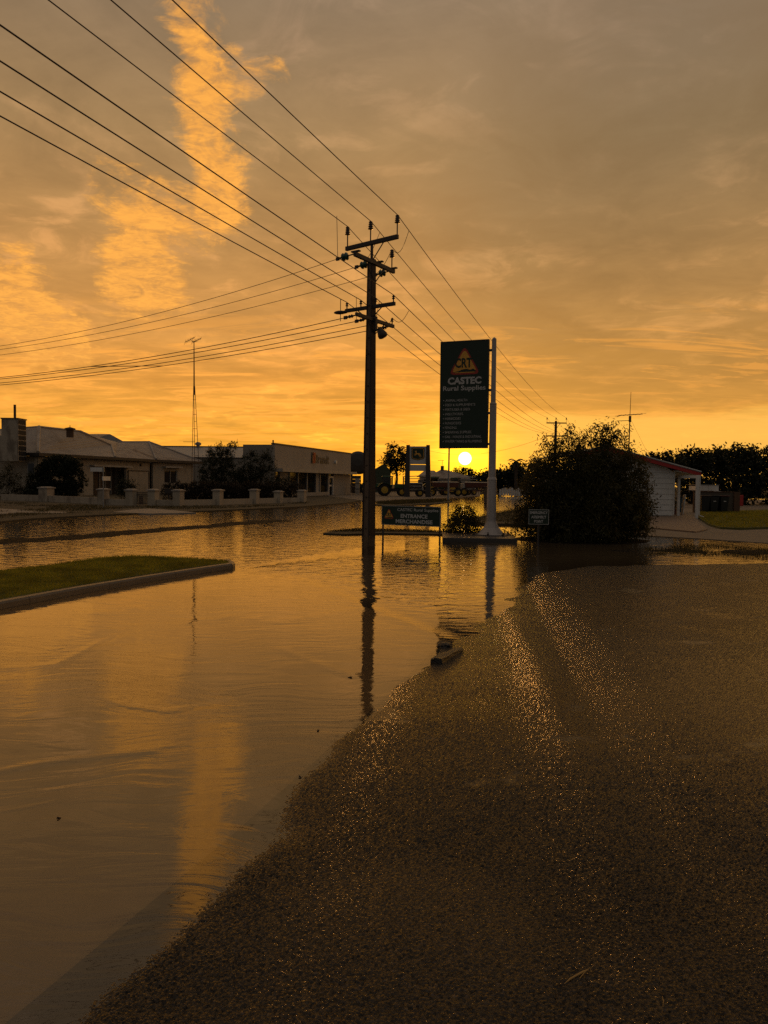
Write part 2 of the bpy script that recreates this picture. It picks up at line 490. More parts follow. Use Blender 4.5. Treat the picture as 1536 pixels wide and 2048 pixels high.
# ------------------------------------------------------------------ builders
class MB:
    """collects vertices and faces of one mesh"""

    def __init__(s):
        s.v, s.f = [], []

    def add(s, vs_, fs):
        o = len(s.v)
        s.v += [tuple(v) for v in vs_]
        s.f += [tuple(i + o for i in f) for f in fs]
        return s

    def box(s, c, size, rz=0.0, rx=0.0, ry=0.0, taper=1.0):
        hx, hy, hz = size[0] / 2, size[1] / 2, size[2] / 2
        m = Matrix.Rotation(rz, 3, 'Z') @ Matrix.Rotation(ry, 3, 'Y') @ Matrix.Rotation(rx, 3, 'X')
        vs_ = []
        for z in (-1, 1):
            k = taper if z > 0 else 1.0
            for (x, y) in ((-1, -1), (1, -1), (1, 1), (-1, 1)):
                vs_.append(Vector(c) + m @ Vector((x * hx * k, y * hy * k, z * hz)))
        return s.add(vs_, [(0, 3, 2, 1), (4, 5, 6, 7), (0, 1, 5, 4), (1, 2, 6, 5), (2, 3, 7, 6), (3, 0, 4, 7)])

    def tube(s, pts, rad, n=8, cap=True):
        pts = [Vector(p) for p in pts]
        if not hasattr(rad, '__len__'):
            rad = [rad] * len(pts)
        rings = []
        vs_, fs = [], []
        for i, p in enumerate(pts):
            a = pts[max(i - 1, 0)]
            b = pts[min(i + 1, len(pts) - 1)]
            t = (b - a).normalized()
            ref = Vector((0, 0, 1)) if abs(t.z) < .9 else Vector((1, 0, 0))
            u = t.cross(ref).normalized()
            w = t.cross(u)
            rings.append(len(vs_))
            for k in range(n):
                an = 2 * math.pi * k / n
                vs_.append(p + (u * math.cos(an) + w * math.sin(an)) * rad[i])
        for i in range(len(pts) - 1):
            for k in range(n):
                k2 = (k + 1) % n
                fs.append((rings[i] + k, rings[i] + k2, rings[i + 1] + k2, rings[i + 1] + k))
        if cap:
            fs.append(tuple(rings[0] + k for k in reversed(range(n))))
            fs.append(tuple(rings[-1] + k for k in range(n)))
        return s.add(vs_, fs)

    def lathe(s, prof, c, n=16, axis='Z', rz=0.0):
        """prof: (radius, height) pairs"""
        vs_, fs = [], []
        for (r, h) in prof:
            for k in range(n):
                an = 2 * math.pi * k / n
                if axis == 'Z':
                    v = Vector((r * math.cos(an), r * math.sin(an), h))
                elif axis == 'Y':
                    v = Vector((r * math.cos(an), h, r * math.sin(an)))
                else:
                    v = Vector((h, r * math.cos(an), r * math.sin(an)))
                vs_.append(Matrix.Rotation(rz, 3, 'Z') @ v + Vector(c))
        m = len(prof)
        for i in range(m - 1):
            for k in range(n):
                k2 = (k + 1) % n
                fs.append((i * n + k, i * n + k2, (i + 1) * n + k2, (i + 1) * n + k))
        fs.append(tuple(reversed(range(n))))
        fs.append(tuple((m - 1) * n + k for k in range(n)))
        return s.add(vs_, fs)

    def prism(s, poly, z0, z1):
        n = len(poly)
        a = sum(poly[i][0] * poly[(i + 1) % n][1] - poly[(i + 1) % n][0] * poly[i][1] for i in range(n))
        if a < 0:
            poly = poly[::-1]
        vs_ = [(p[0], p[1], z0) for p in poly] + [(p[0], p[1], z1) for p in poly]
        fs = [tuple(reversed(range(n))), tuple(range(n, 2 * n))]
        fs += [(i, (i + 1) % n, n + (i + 1) % n, n + i) for i in range(n)]
        return s.add(vs_, fs)

    def slab(s, pts, th):
        """polygon in space, given a thickness along its normal, downwards"""
        pts = [Vector(p) for p in pts]
        nrm = Vector((0, 0, 0))
        for i in range(len(pts)):
            a, b = pts[i], pts[(i + 1) % len(pts)]
            nrm += a.cross(b)
        nrm.normalize()
        if nrm.z < 0:
            nrm = -nrm
            pts = pts[::-1]
        n = len(pts)
        vs_ = pts + [p - nrm * th for p in pts]
        fs = [tuple(range(n)), tuple(reversed(range(n, 2 * n)))]
        fs += [((i + 1) % n, i, n + i, n + (i + 1) % n) for i in range(n)]
        return s.add(vs_, fs)


def root_xf(o):
    while o.parent is not None:
        o = o.parent
    return Matrix.Translation(o.location) @ o.rotation_euler.to_matrix().to_4x4()


def link(name, me, m, parent=None):
    o = bpy.data.objects.new(name, me)
    COL.objects.link(o)
    if m is not None:
        me.materials.append(m)
    if parent is not None:
        o.parent = parent
    return o


def obj(name, mb, m, parent=None, world=False, smooth=False):
    vs_ = mb.v
    if world and parent is not None:
        inv = root_xf(parent).inverted()
        vs_ = [tuple(inv @ Vector(v)) for v in vs_]
    me = bpy.data.meshes.new(name)
    me.from_pydata(vs_, [], mb.f)
    if smooth:
        me.polygons.foreach_set('use_smooth', [True] * len(me.polygons))
    me.update()
    return link(name, me, m, parent)


def bevel(o, w=.01, seg=2):
    md = o.modifiers.new('bevel', 'BEVEL')
    md.width = w
    md.segments = seg
    md.limit_method = 'ANGLE'
    return o


def tag(o, label, cat, group=None):
    o['label'] = label
    o['category'] = cat
    if group:
        o['group'] = group
    return o


def thing(name, label, cat, loc, rotz=0.0, group=None):
    o = bpy.data.objects.new(name, None)
    o.empty_display_size = .2
    COL.objects.link(o)
    o.location = loc
    o.rotation_euler = (0, 0, rotz)
    return tag(o, label, cat, group)


def struct(o, kind='structure'):
    o['kind'] = kind
    return o


def dup(root, loc, rotz, label, scale=None):
    r = root.copy()
    COL.objects.link(r)
    r.location = loc
    r.rotation_euler = (0, 0, rotz)
    if scale:
        r.scale = scale
    r['label'] = label
    for ch in list(root.children):
        c = ch.copy()
        COL.objects.link(c)
        c.parent = r
        for g in list(ch.children):
            d = g.copy()
            COL.objects.link(d)
            d.parent = c
    return r


_font = None


def text_mb(s, w, h, bold=.0, extrude=.002):
    """flat lettering in the XZ plane, facing -Y, fitted to w x h and centred"""
    cu = bpy.data.curves.new('lettering', 'FONT')
    cu.body = s
    cu.offset = bold
    cu.resolution_u = 3
    o = bpy.data.objects.new('lettering', cu)
    COL.objects.link(o)
    dg = bpy.context.evaluated_depsgraph_get()
    me = bpy.data.meshes.new_from_object(o.evaluated_get(dg))
    co = np.array([v.co[:] for v in me.vertices])
    lo, hi = co.min(0), co.max(0)
    mb = MB()
    k = [(w / (hi[0] - lo[0])), (h / (hi[1] - lo[1]))]
    vs_ = [((c[0] - (lo[0] + hi[0]) / 2) * k[0], 0.0, (c[1] - (lo[1] + hi[1]) / 2) * k[1]) for c in co]
    mb.add(vs_, [tuple(p.vertices) for p in me.polygons])
    bpy.data.objects.remove(o)
    bpy.data.curves.remove(cu)
    bpy.data.meshes.remove(me)
    return mb


def lettering(s, w, h, x, y, z, m, parent, bold=.0, name='lettering'):
    mb = text_mb(s, w, h, bold)
    mb.v = [(v[0] + x, v[1] + y, v[2] + z) for v in mb.v]
    return obj(name, mb, m, parent)


def np_mesh(name, V, Fq, m, parent=None, smooth=False):
    """mesh from numpy arrays: V (n,3), Fq (k,3|4)"""
    me = bpy.data.meshes.new(name)
    k = Fq.shape[1]
    me.vertices.add(len(V))
    me.vertices.foreach_set('co', V.astype(np.float32).ravel())
    me.loops.add(Fq.size)
    me.loops.foreach_set('vertex_index', Fq.astype(np.int32).ravel())
    me.polygons.add(len(Fq))
    me.polygons.foreach_set('loop_start', np.arange(0, Fq.size, k, dtype=np.int32))
    me.polygons.foreach_set('loop_total', np.full(len(Fq), k, dtype=np.int32))
    if smooth:
        me.polygons.foreach_set('use_smooth', np.ones(len(Fq), dtype=bool))
    me.update(calc_edges=True)
    me.validate()
    return link(name, me, m, parent)


def vnoise(x, y, seed=0):
    xi, yi = np.floor(x).astype(np.int64), np.floor(y).astype(np.int64)
    xf, yf = x - xi, y - yi
    u, v = xf * xf * (3 - 2 * xf), yf * yf * (3 - 2 * yf)

    def h(a, b):
        n = (a * 374761393 + b * 668265263 + seed * 974711) & 0x7fffffff
        n = ((n ^ (n >> 13)) * 1274126177) & 0x7fffffff
        return ((n ^ (n >> 16)) & 0xffff) / 65535.0
    return (h(xi, yi) * (1 - u) + h(xi + 1, yi) * u) * (1 - v) + (h(xi, yi + 1) * (1 - u) + h(xi + 1, yi + 1) * u) * v


def fbm(x, y, oct_=4, seed=0, gain=.5):
    a, s, t = 1.0, 0.0, 0.0
    for i in range(oct_):
        s = s + a * vnoise(x * 2 ** i, y * 2 ** i, seed + i * 17)
        t += a
        a *= gain
    return s / t


def polyline_sd(x, y, pts):
    """signed distance to a polyline: positive on its right-hand side"""
    best = np.full(x.shape, 1e9)
    sgn = np.ones(x.shape)
    for (ax, ay), (bx, by) in zip(pts[:-1], pts[1:]):
        dx, dy = bx - ax, by - ay
        t = np.clip(((x - ax) * dx + (y - ay) * dy) / (dx * dx + dy * dy), 0, 1)
        ex, ey = x - (ax + t * dx), y - (ay + t * dy)
        d = np.hypot(ex, ey)
        cr = (x - ax) * dy - (y - ay) * dx
        up_ = d < best
        best = np.where(up_, d, best)
        sgn = np.where(up_, np.sign(cr), sgn)
    return best * sgn


def gp(pts, z=0.0):
    return [tuple(G(px, py, z)[:2]) for (px, py) in pts]


def fan_grid(y0, y1, ny, t0, t1, nx, power=1.0):
    """ground grid whose cells grow with the distance"""
    s = np.linspace(1 / y0, 1 / y1, ny) if power == 1.0 else None
    Y = 1 / s if s is not None else np.geomspace(y0, y1, ny)
    T = np.linspace(t0, t1, nx)
    X = np.outer(Y, T)
    YY = np.repeat(Y[:, None], nx, 1)
    i = np.arange(ny - 1)[:, None] * nx + np.arange(nx - 1)[None, :]
    Fq = np.stack([i, i + 1, i + nx + 1, i + nx], -1).reshape(-1, 4)
    return X, YY, Fq


# ------------------------------------------------------------------ ground
SLAB_EDGE = gp([(-150, 2180), (10, 2040), (470, 1660), (720, 1440), (845, 1320), (892, 1278)])
SHORE = gp([(20, 2400), (215, 2048), (320, 1925), (420, 1838), (505, 1725), (600, 1595), (690, 1495), (748, 1438), (862, 1342), (905, 1290), (985, 1235), (1030, 1190), (1075, 1150), (1180, 1133), (1330, 1130), (1560, 1127), (2100, 1122)])
SLAB = gp([(-1700, 2180), (-150, 2180), (10, 2040), (470, 1660), (720, 1440), (845, 1320), (892, 1278), (738, 1215), (600, 1160), (452, 1141), (300, 1160), (0, 1216), (-500, 1310)])


def shore_dist(x, y):
    return polyline_sd(x, y, SHORE)


def near_height(x, y):
    s = shore_dist(x, y)
    w = fbm(x * 2.2, y * 2.2, 4, 3) - .5
    w2 = fbm(x * .55 + 9, y * .55, 3, 5) - .5
    h = np.where(s < 0, s * .05, np.minimum(s * (.026 + .05 * np.clip((x - 1.9) / .8, 0, 1)), .022 + .005 * s)) + w * (.009 + .012 * np.clip((y - 6.5) / 3, 0, 1)) + w2 * .007 + .002
    return np.clip(h, -.05, .2), s


def stones(x, y, cell=.013):
    """chips lying side by side: the highest of jittered caps"""
    gx, gy = np.floor(x / cell).astype(np.int64), np.floor(y / cell).astype(np.int64)
    best = np.zeros(x.shape)
    for i in (-1, 0, 1):
        for j in (-1, 0, 1):
            a, b = gx + i, gy + j
            n = (a * 73856093 ^ b * 19349663) & 0x7fffffff
            r1 = ((n * 1103515245 + 12345) & 0x7fffffff) / 0x7fffffff
            r2 = ((n * 22695477 + 1) & 0x7fffffff) / 0x7fffffff
            r3 = ((n * 134775813 + 7) & 0x7fffffff) / 0x7fffffff
            d2 = ((x / cell - a - r1) ** 2 + (y / cell - b - r2) ** 2)
            best = np.maximum(best, (1 - d2 * 1.6) * (.45 + .55 * r3))
    return np.clip(best, 0, 1)


def build_asphalt():
    X, Y, Fq = fan_grid(1.75, 19.5, 700, -.66, .72, 1000)
    h, s = near_height(X, Y)
    st = stones(X, Y)
    amp = .0085 * np.clip(1.25 - Y / 16, .25, 1)
    patchy = np.clip(.4 + 1.3 * fbm(X * 1.4, Y * 1.4, 3, 8), .5, 1.2)
    fl = fbm(X * 1.5 + 4, Y * 2.6 + 2, 5, 61, .55)
    film = np.clip((fl - .735) / .05, 0, 1) * .9
    film = np.maximum(film, np.clip((.004 - h) / .008, 0, 1) * .8)
    broad = fbm(X * .55 + 11, Y * .40 + 3, 4, 71)
    film = np.maximum(film, .32 * np.clip((broad - .50) / .14, 0, 1))
    patchy = patchy * (1 - .75 * film)
    Z = h + st * amp * patchy - .002
    ins = polyline_sd(X, Y, SLAB_EDGE) < 0.0
    Z = np.where(ins & (Y < G(892, 1278).y), -.07, Z)
    keep = (s > -1.5) & ~((Y < 1.9) & (s < -.9))
    vk = keep.ravel()
    fk = vk[Fq].all(1)
    Fq = Fq[fk]
    used = np.zeros(X.size, bool)
    used[Fq.ravel()] = True
    idx = np.cumsum(used) - 1
    V = np.stack([X.ravel(), Y.ravel(), Z.ravel()], 1)[used]
    o = np_mesh('car_park_asphalt', V, idx[Fq], M['asphalt'], smooth=True)
    at = o.data.attributes.new('film', 'FLOAT', 'POINT')
    at.data.foreach_set('value', film.ravel()[used].astype(np.float32))
    struct(o)


KERB_FAR = gp([(-900, 1085), (-300, 1056), (0, 1043), (130, 1034), (230, 1029), (420, 1021), (600, 1012), (720, 1002), (850, 998), (1000, 996), (1400, 994)])
CROWN = gp([(-200, 1098), (0, 1083), (120, 1077), (230, 1068), (330, 1059), (430, 1051), (560, 1041)])


def build_terrain():
    """road bed and gutters under the flood, to the middle distance"""
    X, Y, Fq = fan_grid(1.2, 190, 420, -1.25, 1.25, 420)
    n1 = fbm(X * .35, Y * .5, 4, 21) - .5
    n2 = fbm(X * 1.6, Y * 1.6, 3, 22) - .5
    Z = -.055 + n1 * .10 + n2 * .03
    near = np.clip((24 - Y) / 6, 0, 1)
    Z = Z * (1 - near) + near * np.minimum(Z, -.085)
    # a raised edge of seal across the road that stands out of the water
    cd = np.abs(polyline_sd(X, Y, CROWN))
    Z = np.maximum(Z, .028 - .05 * (cd / 1.05) ** 2 + n2 * .06 + n1 * .02)
    far = np.clip((Y - 62) / 40, 0, 1)
    Z = Z * (1 - far) + far * (.005 + n1 * .05)
    # muddy grass between the puddles by the drive
    mx, my = G(1440, 1103)[:2]
    g = np.exp(-((X - mx) / 4.2) ** 2 - ((Y - my) / 1.25) ** 2)
    Z = np.maximum(Z, -.06 + g * (.085 + n2 * .12))
    # ground under the big bush
    bx, by = G(1175, 1085)[:2]
    g = np.exp(-((X - bx) / 2.3) ** 2 - ((Y - by - 1.0) / 1.5) ** 2)
    Z = np.maximum(Z, -.06 + g * .16)
    V = np.stack([X.ravel(), Y.ravel(), Z.ravel()], 1)
    o = np_mesh('road', V, Fq, M['road'], smooth=True)
    struct(o)
    far_ = MB().add([(-420, 185, -.05), (420, 185, -.05), (420, 460, -.05), (-420, 460, -.05)], [(0, 1, 2, 3)])
    far_.add([(-420, -120, -.25), (420, -120, -.25), (420, 190, -.25), (-420, 190, -.25)], [(0, 1, 2, 3)])
    struct(obj('ground', far_, M['drygrass']))


def build_water():
    X, Y, Fq = fan_grid(1.3, 120, 420, -1.15, 1.15, 420)
    sl = polyline_sd(X, Y, SLAB_EDGE)
    far_edge = polyline_sd(X, Y, gp([(0, 1216), (452, 1141), (600, 1160), (738, 1215), (892, 1278)]))
    over = np.clip(far_edge / .5, -1, 1)
    chop = np.where(far_edge > 0, .03, .03 + .9 * np.clip(-far_edge / .9, 0, 1))
    chop = chop * np.clip(9.5 / Y, .50, .85)
    chop = chop * np.clip((Y - 7.3) / 3.5, 0.05, 1)
    # calmer behind the bush and along the shore
    sh = shore_dist(X, Y)
    chop = chop * np.clip(.25 + (-sh) / 2.5, .18, 1)
    # a few standing ripples where the sheet runs over the edge of the concrete
    Z = .004 * np.exp(-(far_edge / .10) ** 2) - .003 * np.exp(-((far_edge + .22) / .16) ** 2)
    wob = fbm(X * .8, Y * .8, 3, 31)
    for (a, b, c, amp, wd) in [((0, 1338), (110, 1330), (250, 1262), .0022, .05), ((190, 1262), (330, 1250), (470, 1235), .002, .05), ((225, 1405), (330, 1422), (440, 1410), .003, .03), ((0, 1545), (120, 1520), (300, 1500), .002, .04),
                               ((250, 1215), (300, 1222), (180, 1225), .003, .06), ((430, 1230), (560, 1245), (700, 1222), .002, .05), ((560, 1300), (640, 1330), (700, 1352), .0015, .05)]:
        Z = Z + 1.8 * amp * np.exp(-((polyline_sd(X, Y, gp([a, b, c])) + (wob - .5) * .2) / wd) ** 2)
    Z = Z + (fbm(X * 1.5, Y * 3, 3, 40) - .5) * .0022 * np.clip(1 - Y / 30, 0, 1)
    V = np.stack([X.ravel(), Y.ravel(), Z.ravel()], 1)
    o = np_mesh('flood_water', V, Fq, M['water'], smooth=True)
    at = o.data.attributes.new('chop', 'FLOAT', 'POINT')
    at.data.foreach_set('value', chop.astype(np.float32).ravel())
    struct(o)


def sheet(name, pts, z0, z1, m, z=None):
    return struct(obj(name, MB().prism(gp(pts, z1 if z is None else z), z0, z1), m))


build_asphalt()
build_terrain()
build_water()
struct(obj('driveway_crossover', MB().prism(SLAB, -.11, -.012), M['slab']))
# verge and yards beyond the road
sheet('verge', [(-900, 1085), (-300, 1056), (0, 1043), (60, 1037), (130, 1033), (230, 1028), (420, 1021), (600, 1013), (690, 1006), (720, 1001), (640, 988), (-300, 978), (-1400, 978)], -.3, .06, M['drygrass'])
sheet('driveway_ramp', [(225, 1024), (262, 1019), (300, 1017), (345, 1020), (392, 1025), (300, 1027)], -.05, .066, M['concrete'])
sheet('footpath', [(-300, 1040), (0, 1017), (70, 1021), (135, 1024), (125, 1026), (40, 1025), (-300, 1050)], -.05, .066, M['concrete'])
sheet('yard', [(640, 990), (735, 1002), (800, 1000), (960, 992), (960, 979), (600, 981)], -.3, .064, M['yard'])
sheet('median_strip', [(742, 1009), (790, 1003), (890, 1001), (905, 1003), (870, 1007), (790, 1011)], -.2, .07, M['drygrass'])
sheet('roadside_strip', [(646, 1066), (668, 1062), (715, 1059), (800, 1061), (900, 1064), (938, 1066), (940, 1070), (890, 1068), (760, 1066), (690, 1068)], -.2, .045, M['drygrass'])
sheet('roadside_verge', [(925, 1043), (950, 1035), (990, 1026), (1040, 1018), (1110, 1016), (1300, 1022), (1300, 1058), (1200, 1055), (1060, 1047), (990, 1047)], -.2, .085, M['drygrass'])
sheet('drive', [(1150, 1058), (1290, 1071), (1400, 1077), (1536, 1086), (1800, 1100), (2600, 1140), (2600, 995), (1300, 1000), (1180, 1030)], -.25, .022, M['yard'])
sheet('lawn', [(1396, 1034), (1418, 1048), (1440, 1054), (1480, 1056), (1536, 1054), (1700, 1052), (2300, 1060), (2300, 1012), (1700, 1014), (1480, 1020), (1390, 1022)], -.2, .10, M['grass'])
sheet('brick_path', [(1270, 1052), (1300, 1055), (1392, 1063), (1415, 1058), (1398, 1044), (1392, 1034), (1350, 1022), (1290, 1030)], -.2, .072, M['paver'])


def blades(name, poly, n, h, w, z, m, parent=None, clump=0.0):
    """loose blades of grass over a polygon"""
    P_ = np.array(poly)
    lo, hi = P_.min(0), P_.max(0)
    k = int(n * 2.6)
    x = rng.uniform(lo[0], hi[0], k)
    y = rng.uniform(lo[1], hi[1], k)
    ins = np.zeros(k, bool)
    j = len(P_) - 1
    for i in range(len(P_)):
        xi, yi = P_[i]
        xj, yj = P_[j]
        c = ((yi > y) != (yj > y)) & (x < (xj - xi) * (y - yi) / (yj - yi + 1e-12) + xi)
        ins ^= c
        j = i
    if clump:
        ins &= fbm(x * clump, y * clump, 3, 77) > .5
    x, y = x[ins][:n], y[ins][:n]
    n = len(x)
    a = rng.uniform(0, 6.283, n)
    hh = h * rng.uniform(.5, 1.35, n) * (.7 + .6 * fbm(x * .9, y * .9, 3, 50))
    lean = rng.normal(0, .45, (n, 2)) * hh[:, None]
    dx, dy = np.cos(a) * w / 2, np.sin(a) * w / 2
    z_ = np.full(n, z)
    V = np.stack([np.stack([x - dx, y - dy, z_], 1), np.stack([x + dx, y + dy, z_], 1), np.stack([x + lean[:, 0], y + lean[:, 1], z_ + hh], 1)], 1).reshape(-1, 3)
    Fq = np.arange(3 * n).reshape(-1, 3)
    o = np_mesh(name, V, Fq, m, parent)
    return struct(o, 'stuff')


# grass island in front
ISL = gp([(-420, 1300), (-120, 1238), (0, 1212), (150, 1183), (300, 1157), (430, 1137), (462, 1135), (455, 1130), (410, 1126), (330, 1122), (270, 1120), (200, 1124), (100, 1139), (0, 1151), (-200, 1180), (-420, 1215)])
struct(obj('grass_island', MB().prism(ISL, -.2, .085), M['grass']))
blades('grass', ISL, 42000, .045, .011, .08, M['blade'])
LAWN = gp([(1396, 1034), (1418, 1048), (1440, 1054), (1480, 1056), (1536, 1054), (1700, 1052), (1700, 1020), (1480, 1022), (1392, 1024)], .1)
blades('lawn_grass', LAWN, 22000, .07, .03, .10, M['blade'])
VRG = gp([(-100, 1046), (0, 1040), (60, 1034), (130, 1030), (222, 1026), (420, 1020), (600, 1012), (620, 1006), (420, 1014), (300, 1015), (180, 1013), (60, 1008), (-100, 1006)])
blades('dry_grass', VRG, 16000, .10, .03, .06, M['blade_dry'], clump=.5)
blades('verge_grass', gp([(930, 1042), (990, 1027), (1040, 1019), (1110, 1017), (1200, 1055), (990, 1047)]), 9000, .07, .02, .085, M['blade_dry'])
blades('strip_grass', gp([(650, 1066), (715, 1060), (800, 1062), (936, 1067), (890, 1068), (760, 1066)]), 3500, .06, .015, .045, M['blade_dry'])
blades('median_grass', gp([(745, 1009), (790, 1003), (890, 1001), (905, 1003), (870, 1007), (790, 1011)]), 4000, .15, .05, .07, M['blade_dry'])
blades('puddle_weeds', gp([(1290, 1096), (1400, 1088), (1560, 1100), (1700, 1108), (1700, 1126), (1520, 1120), (1400, 1112), (1300, 1110)]), 6000, .10, .012, -.03, M['blade_dry'], clump=1.1)


# kerb of the island: cast lengths butted end to end
def build_kerb():
    k = thing('island_kerb', 'concrete kerb along the water side of the grass island', 'kerb', tuple(G(300, 1160)))
    line = [Vector((*p, 0)) for p in gp([(-420, 1306), (-120, 1243), (0, 1217), (150, 1188), (300, 1162), (430, 1141), (458, 1138), (466, 1134), (455, 1128)])]
    cum = [0]
    for a, b in zip(line[:-1], line[1:]):
        cum.append(cum[-1] + (b - a).length)

    def at(s):
        for i in range(len(line) - 1):
            if s <= cum[i + 1]:
                return line[i].lerp(line[i + 1], (s - cum[i]) / (cum[i + 1] - cum[i]))
        return line[-1]
    s, L = 0.0, cum[-1]
    while s < L - .05:
        e = min(s + 1.6, L)
        st = [at(s + .004 + (e - s - .008) * i / 4) for i in range(5)]
        mb = MB()
        vs_, fs = [], []
        prof = [(-.055, -.12), (-.050, .07), (-.030, .098), (.07, .102), (.075, -.12)]
        for i, p in enumerate(st):
            t = (st[min(i + 1, 4)] - st[max(i - 1, 0)]).normalized()
            nrm = Vector((-t.y, t.x, 0))
            for (u, v) in prof:
                vs_.append(p + nrm * u + Vector((0, 0, v)))
        npf = len(prof)
        for i in range(4):
            for j in range(npf):
                j2 = (j + 1) % npf
                fs.append((i * npf + j, (i + 1) * npf + j, (i + 1) * npf + j2, i * npf + j2))
        fs.append(tuple(range(npf)))
        fs.append(tuple(4 * npf + j for j in reversed(range(npf))))
        mb.add(vs_, fs)
        obj('kerb_stone', mb, M['kerb'], k, world=True)
        s = e


build_kerb()


# ------------------------------------------------------------------ helpers for fronts of buildings
class Front:
    """a vertical plane through two points: u along it, out towards the viewer, z up"""

    def __init__(s, a, b):
        s.a = Vector((a[0], a[1], 0))
        d = Vector((b[0] - a[0], b[1] - a[1], 0))
        s.len = d.length
        s.d = d.normalized()
        s.rz = math.atan2(d.y, d.x)
        s.o = Vector((s.d.y, -s.d.x, 0))

    def u(s, px, py=960):
        r = ray(px, py)
        # camera at origin: t*r.xy = a.xy + u*d.xy
        det = r.x * (-s.d.y) - (-s.d.x) * r.y
        t = (s.a.x * (-s.d.y) - (-s.d.x) * s.a.y) / det
        return (r.x * s.a.y - r.y * s.a.x) / det * -1 if False else ((Vector((r.x, r.y, 0)) * t - s.a).dot(s.d))

    def z(s, px, py):
        r = ray(px, py)
        det = r.x * (-s.d.y) - (-s.d.x) * r.y
        t = (s.a.x * (-s.d.y) - (-s.d.x) * s.a.y) / det
        return EYE + r.z * t

    def p(s, u, out, z):
        return s.a + s.d * u + s.o * out + Vector((0, 0, z))

    def box(s, mb, u0, u1, z0, z1, o0, o1):
        vs_ = [s.p(u, o, z) for z in (z0, z1) for (u, o) in ((u0, o1), (u1, o1), (u1, o0), (u0, o0))]
        return mb.add(vs_, [(0, 3, 2, 1), (4, 5, 6, 7), (0, 1, 5, 4), (1, 2, 6, 5), (2, 3, 7, 6), (3, 0, 4, 7)])


def foliage(name, ells, n, size, m, parent=None, world=True, droop=.3, clump=.16, shell=.55, seed=1, aspect=.3, per=26):
    """leaves in sprays through a set of ellipsoids (cx,cy,cz,rx,ry,rz)"""
    g = np.random.default_rng(seed)
    vol = np.array([(e[3] * e[4] * e[5]) ** .75 * (e[6] if len(e) > 6 else 1) for e in ells])
    cnt = np.maximum((vol / vol.sum() * n / per).astype(int), 1)
    C_ = []
    for e, k in zip(ells, cnt):
        v = g.normal(size=(k, 3))
        v /= np.linalg.norm(v, axis=1)[:, None]
        r = g.uniform(shell ** 3, 1, k) ** (1 / 3) * (1 + g.normal(0, .07, k))
        v *= r[:, None]
        C_.append(np.array(e[:3]) + v * np.array(e[3:6]))
    C_ = np.concatenate(C_)
    k = len(C_)
    rep = np.repeat(np.arange(k), per)
    cs = clump * g.uniform(.5, 1.4, k)
    P_ = C_[rep] + g.normal(size=(k * per, 3)) * cs[rep][:, None] * np.array([.6, .6, .6])
    ax = g.normal(size=(k, 3))[rep] * .7 + g.normal(size=(k * per, 3)) * .7
    ax[:, 2] -= droop
    ax /= np.linalg.norm(ax, axis=1)[:, None]
    sd_ = np.cross(ax, g.normal(size=(k * per, 3)))
    sd_ /= np.linalg.norm(sd_, axis=1)[:, None] + 1e-9
    L = size * g.uniform(.6, 1.35, k * per)[:, None]
    V = np.stack([P_, P_ + ax * L * .45 + sd_ * L * aspect * .5, P_ + ax * L, P_ + ax * L * .45 - sd_ * L * aspect * .5], 1).reshape(-1, 3)
    V[:, 2] = np.maximum(V[:, 2], .02)
    if world and parent is not None:
        inv = np.array(root_xf(parent).inverted())
        V = V @ inv[:3, :3].T + inv[:3, 3]
    return np_mesh(name, V, np.arange(len(V)).reshape(-1, 4), m, parent)


def px_ells(lst, Y, depth=1.0):
    """(px, py, rx, ry) in photograph pixels at the distance Y -> ellipsoids in metres"""
    k = Y / F_PX
    out = []
    for (px, py, rx, ry, *dens) in lst:
        c = D(px, py, Y + random.uniform(-.25, .25) * rx * k * depth)
        out.append((c.x, c.y, c.z, rx * k, rx * k * depth, ry * k, *dens))
    return out


def branches(mb, base, ells, r0, n=8):
    for e in ells[:n]:
        c = Vector(e[:3])
        mid = base.lerp(c, .5) + Vector((random.uniform(-.1, .1), random.uniform(-.1, .1), .1)) * e[3]
        mb.tube([base, mid, c], [r0, r0 * .6, r0 * .2], 6)
    return mb


def plant(name, label, cat, base, ells, n, size, m, r0=.05, group=None, trunk=None, **kw):
    t = thing(name, label, cat, tuple(base), 0, group)
    fol = 'crown' if cat == 'tree' else 'foliage'
    foliage(fol, ells, n, size, m, t, **kw)
    mb = MB()
    b = Vector(base)
    if trunk:
        top = Vector((sum(e[0] for e in ells) / len(ells), sum(e[1] for e in ells) / len(ells), b.z + trunk))
        mb.tube([b, b.lerp(top, .5) + Vector((.05 * trunk * random.uniform(-1, 1), 0, 0)), top], [r0, r0 * .85, r0 * .7], 8)
        branches(mb, top, ells, r0 * .6)
    else:
        branches(mb, b, ells, r0)
    obj('trunk' if cat == 'tree' else 'stem', mb, M['bark'], t, world=True, smooth=True)
    return t


# ------------------------------------------------------------------ utility pole
PB = G(737, 1072)
PY = PB.y


def pin_insulator(parent, base, h, r=.075, top_part=.42, sheds=4):
    base = Vector(base)
    pin = MB().tube([base, base + Vector((0, 0, h * (1 - top_part * .8)))], .022, 6)
    z0 = h * (1 - top_part)
    prof = [(r * .45, z0)]
    for i in range(sheds):
        a = z0 + (h - z0) * (i + .15) / sheds
        prof += [(r * (1 - .08 * i), a), (r * (1 - .08 * i) * .98, a + (h - z0) / sheds * .3), (r * .5, a + (h - z0) / sheds * .6)]
    prof += [(r * .6, h - .02), (r * .25, h)]
    o = obj('insulator', MB().lathe(prof, base, 12), M['insul'], parent, world=True, smooth=True)
    obj('pin', pin, M['steel_dark'], o, world=True)
    return base + Vector((0, 0, h))


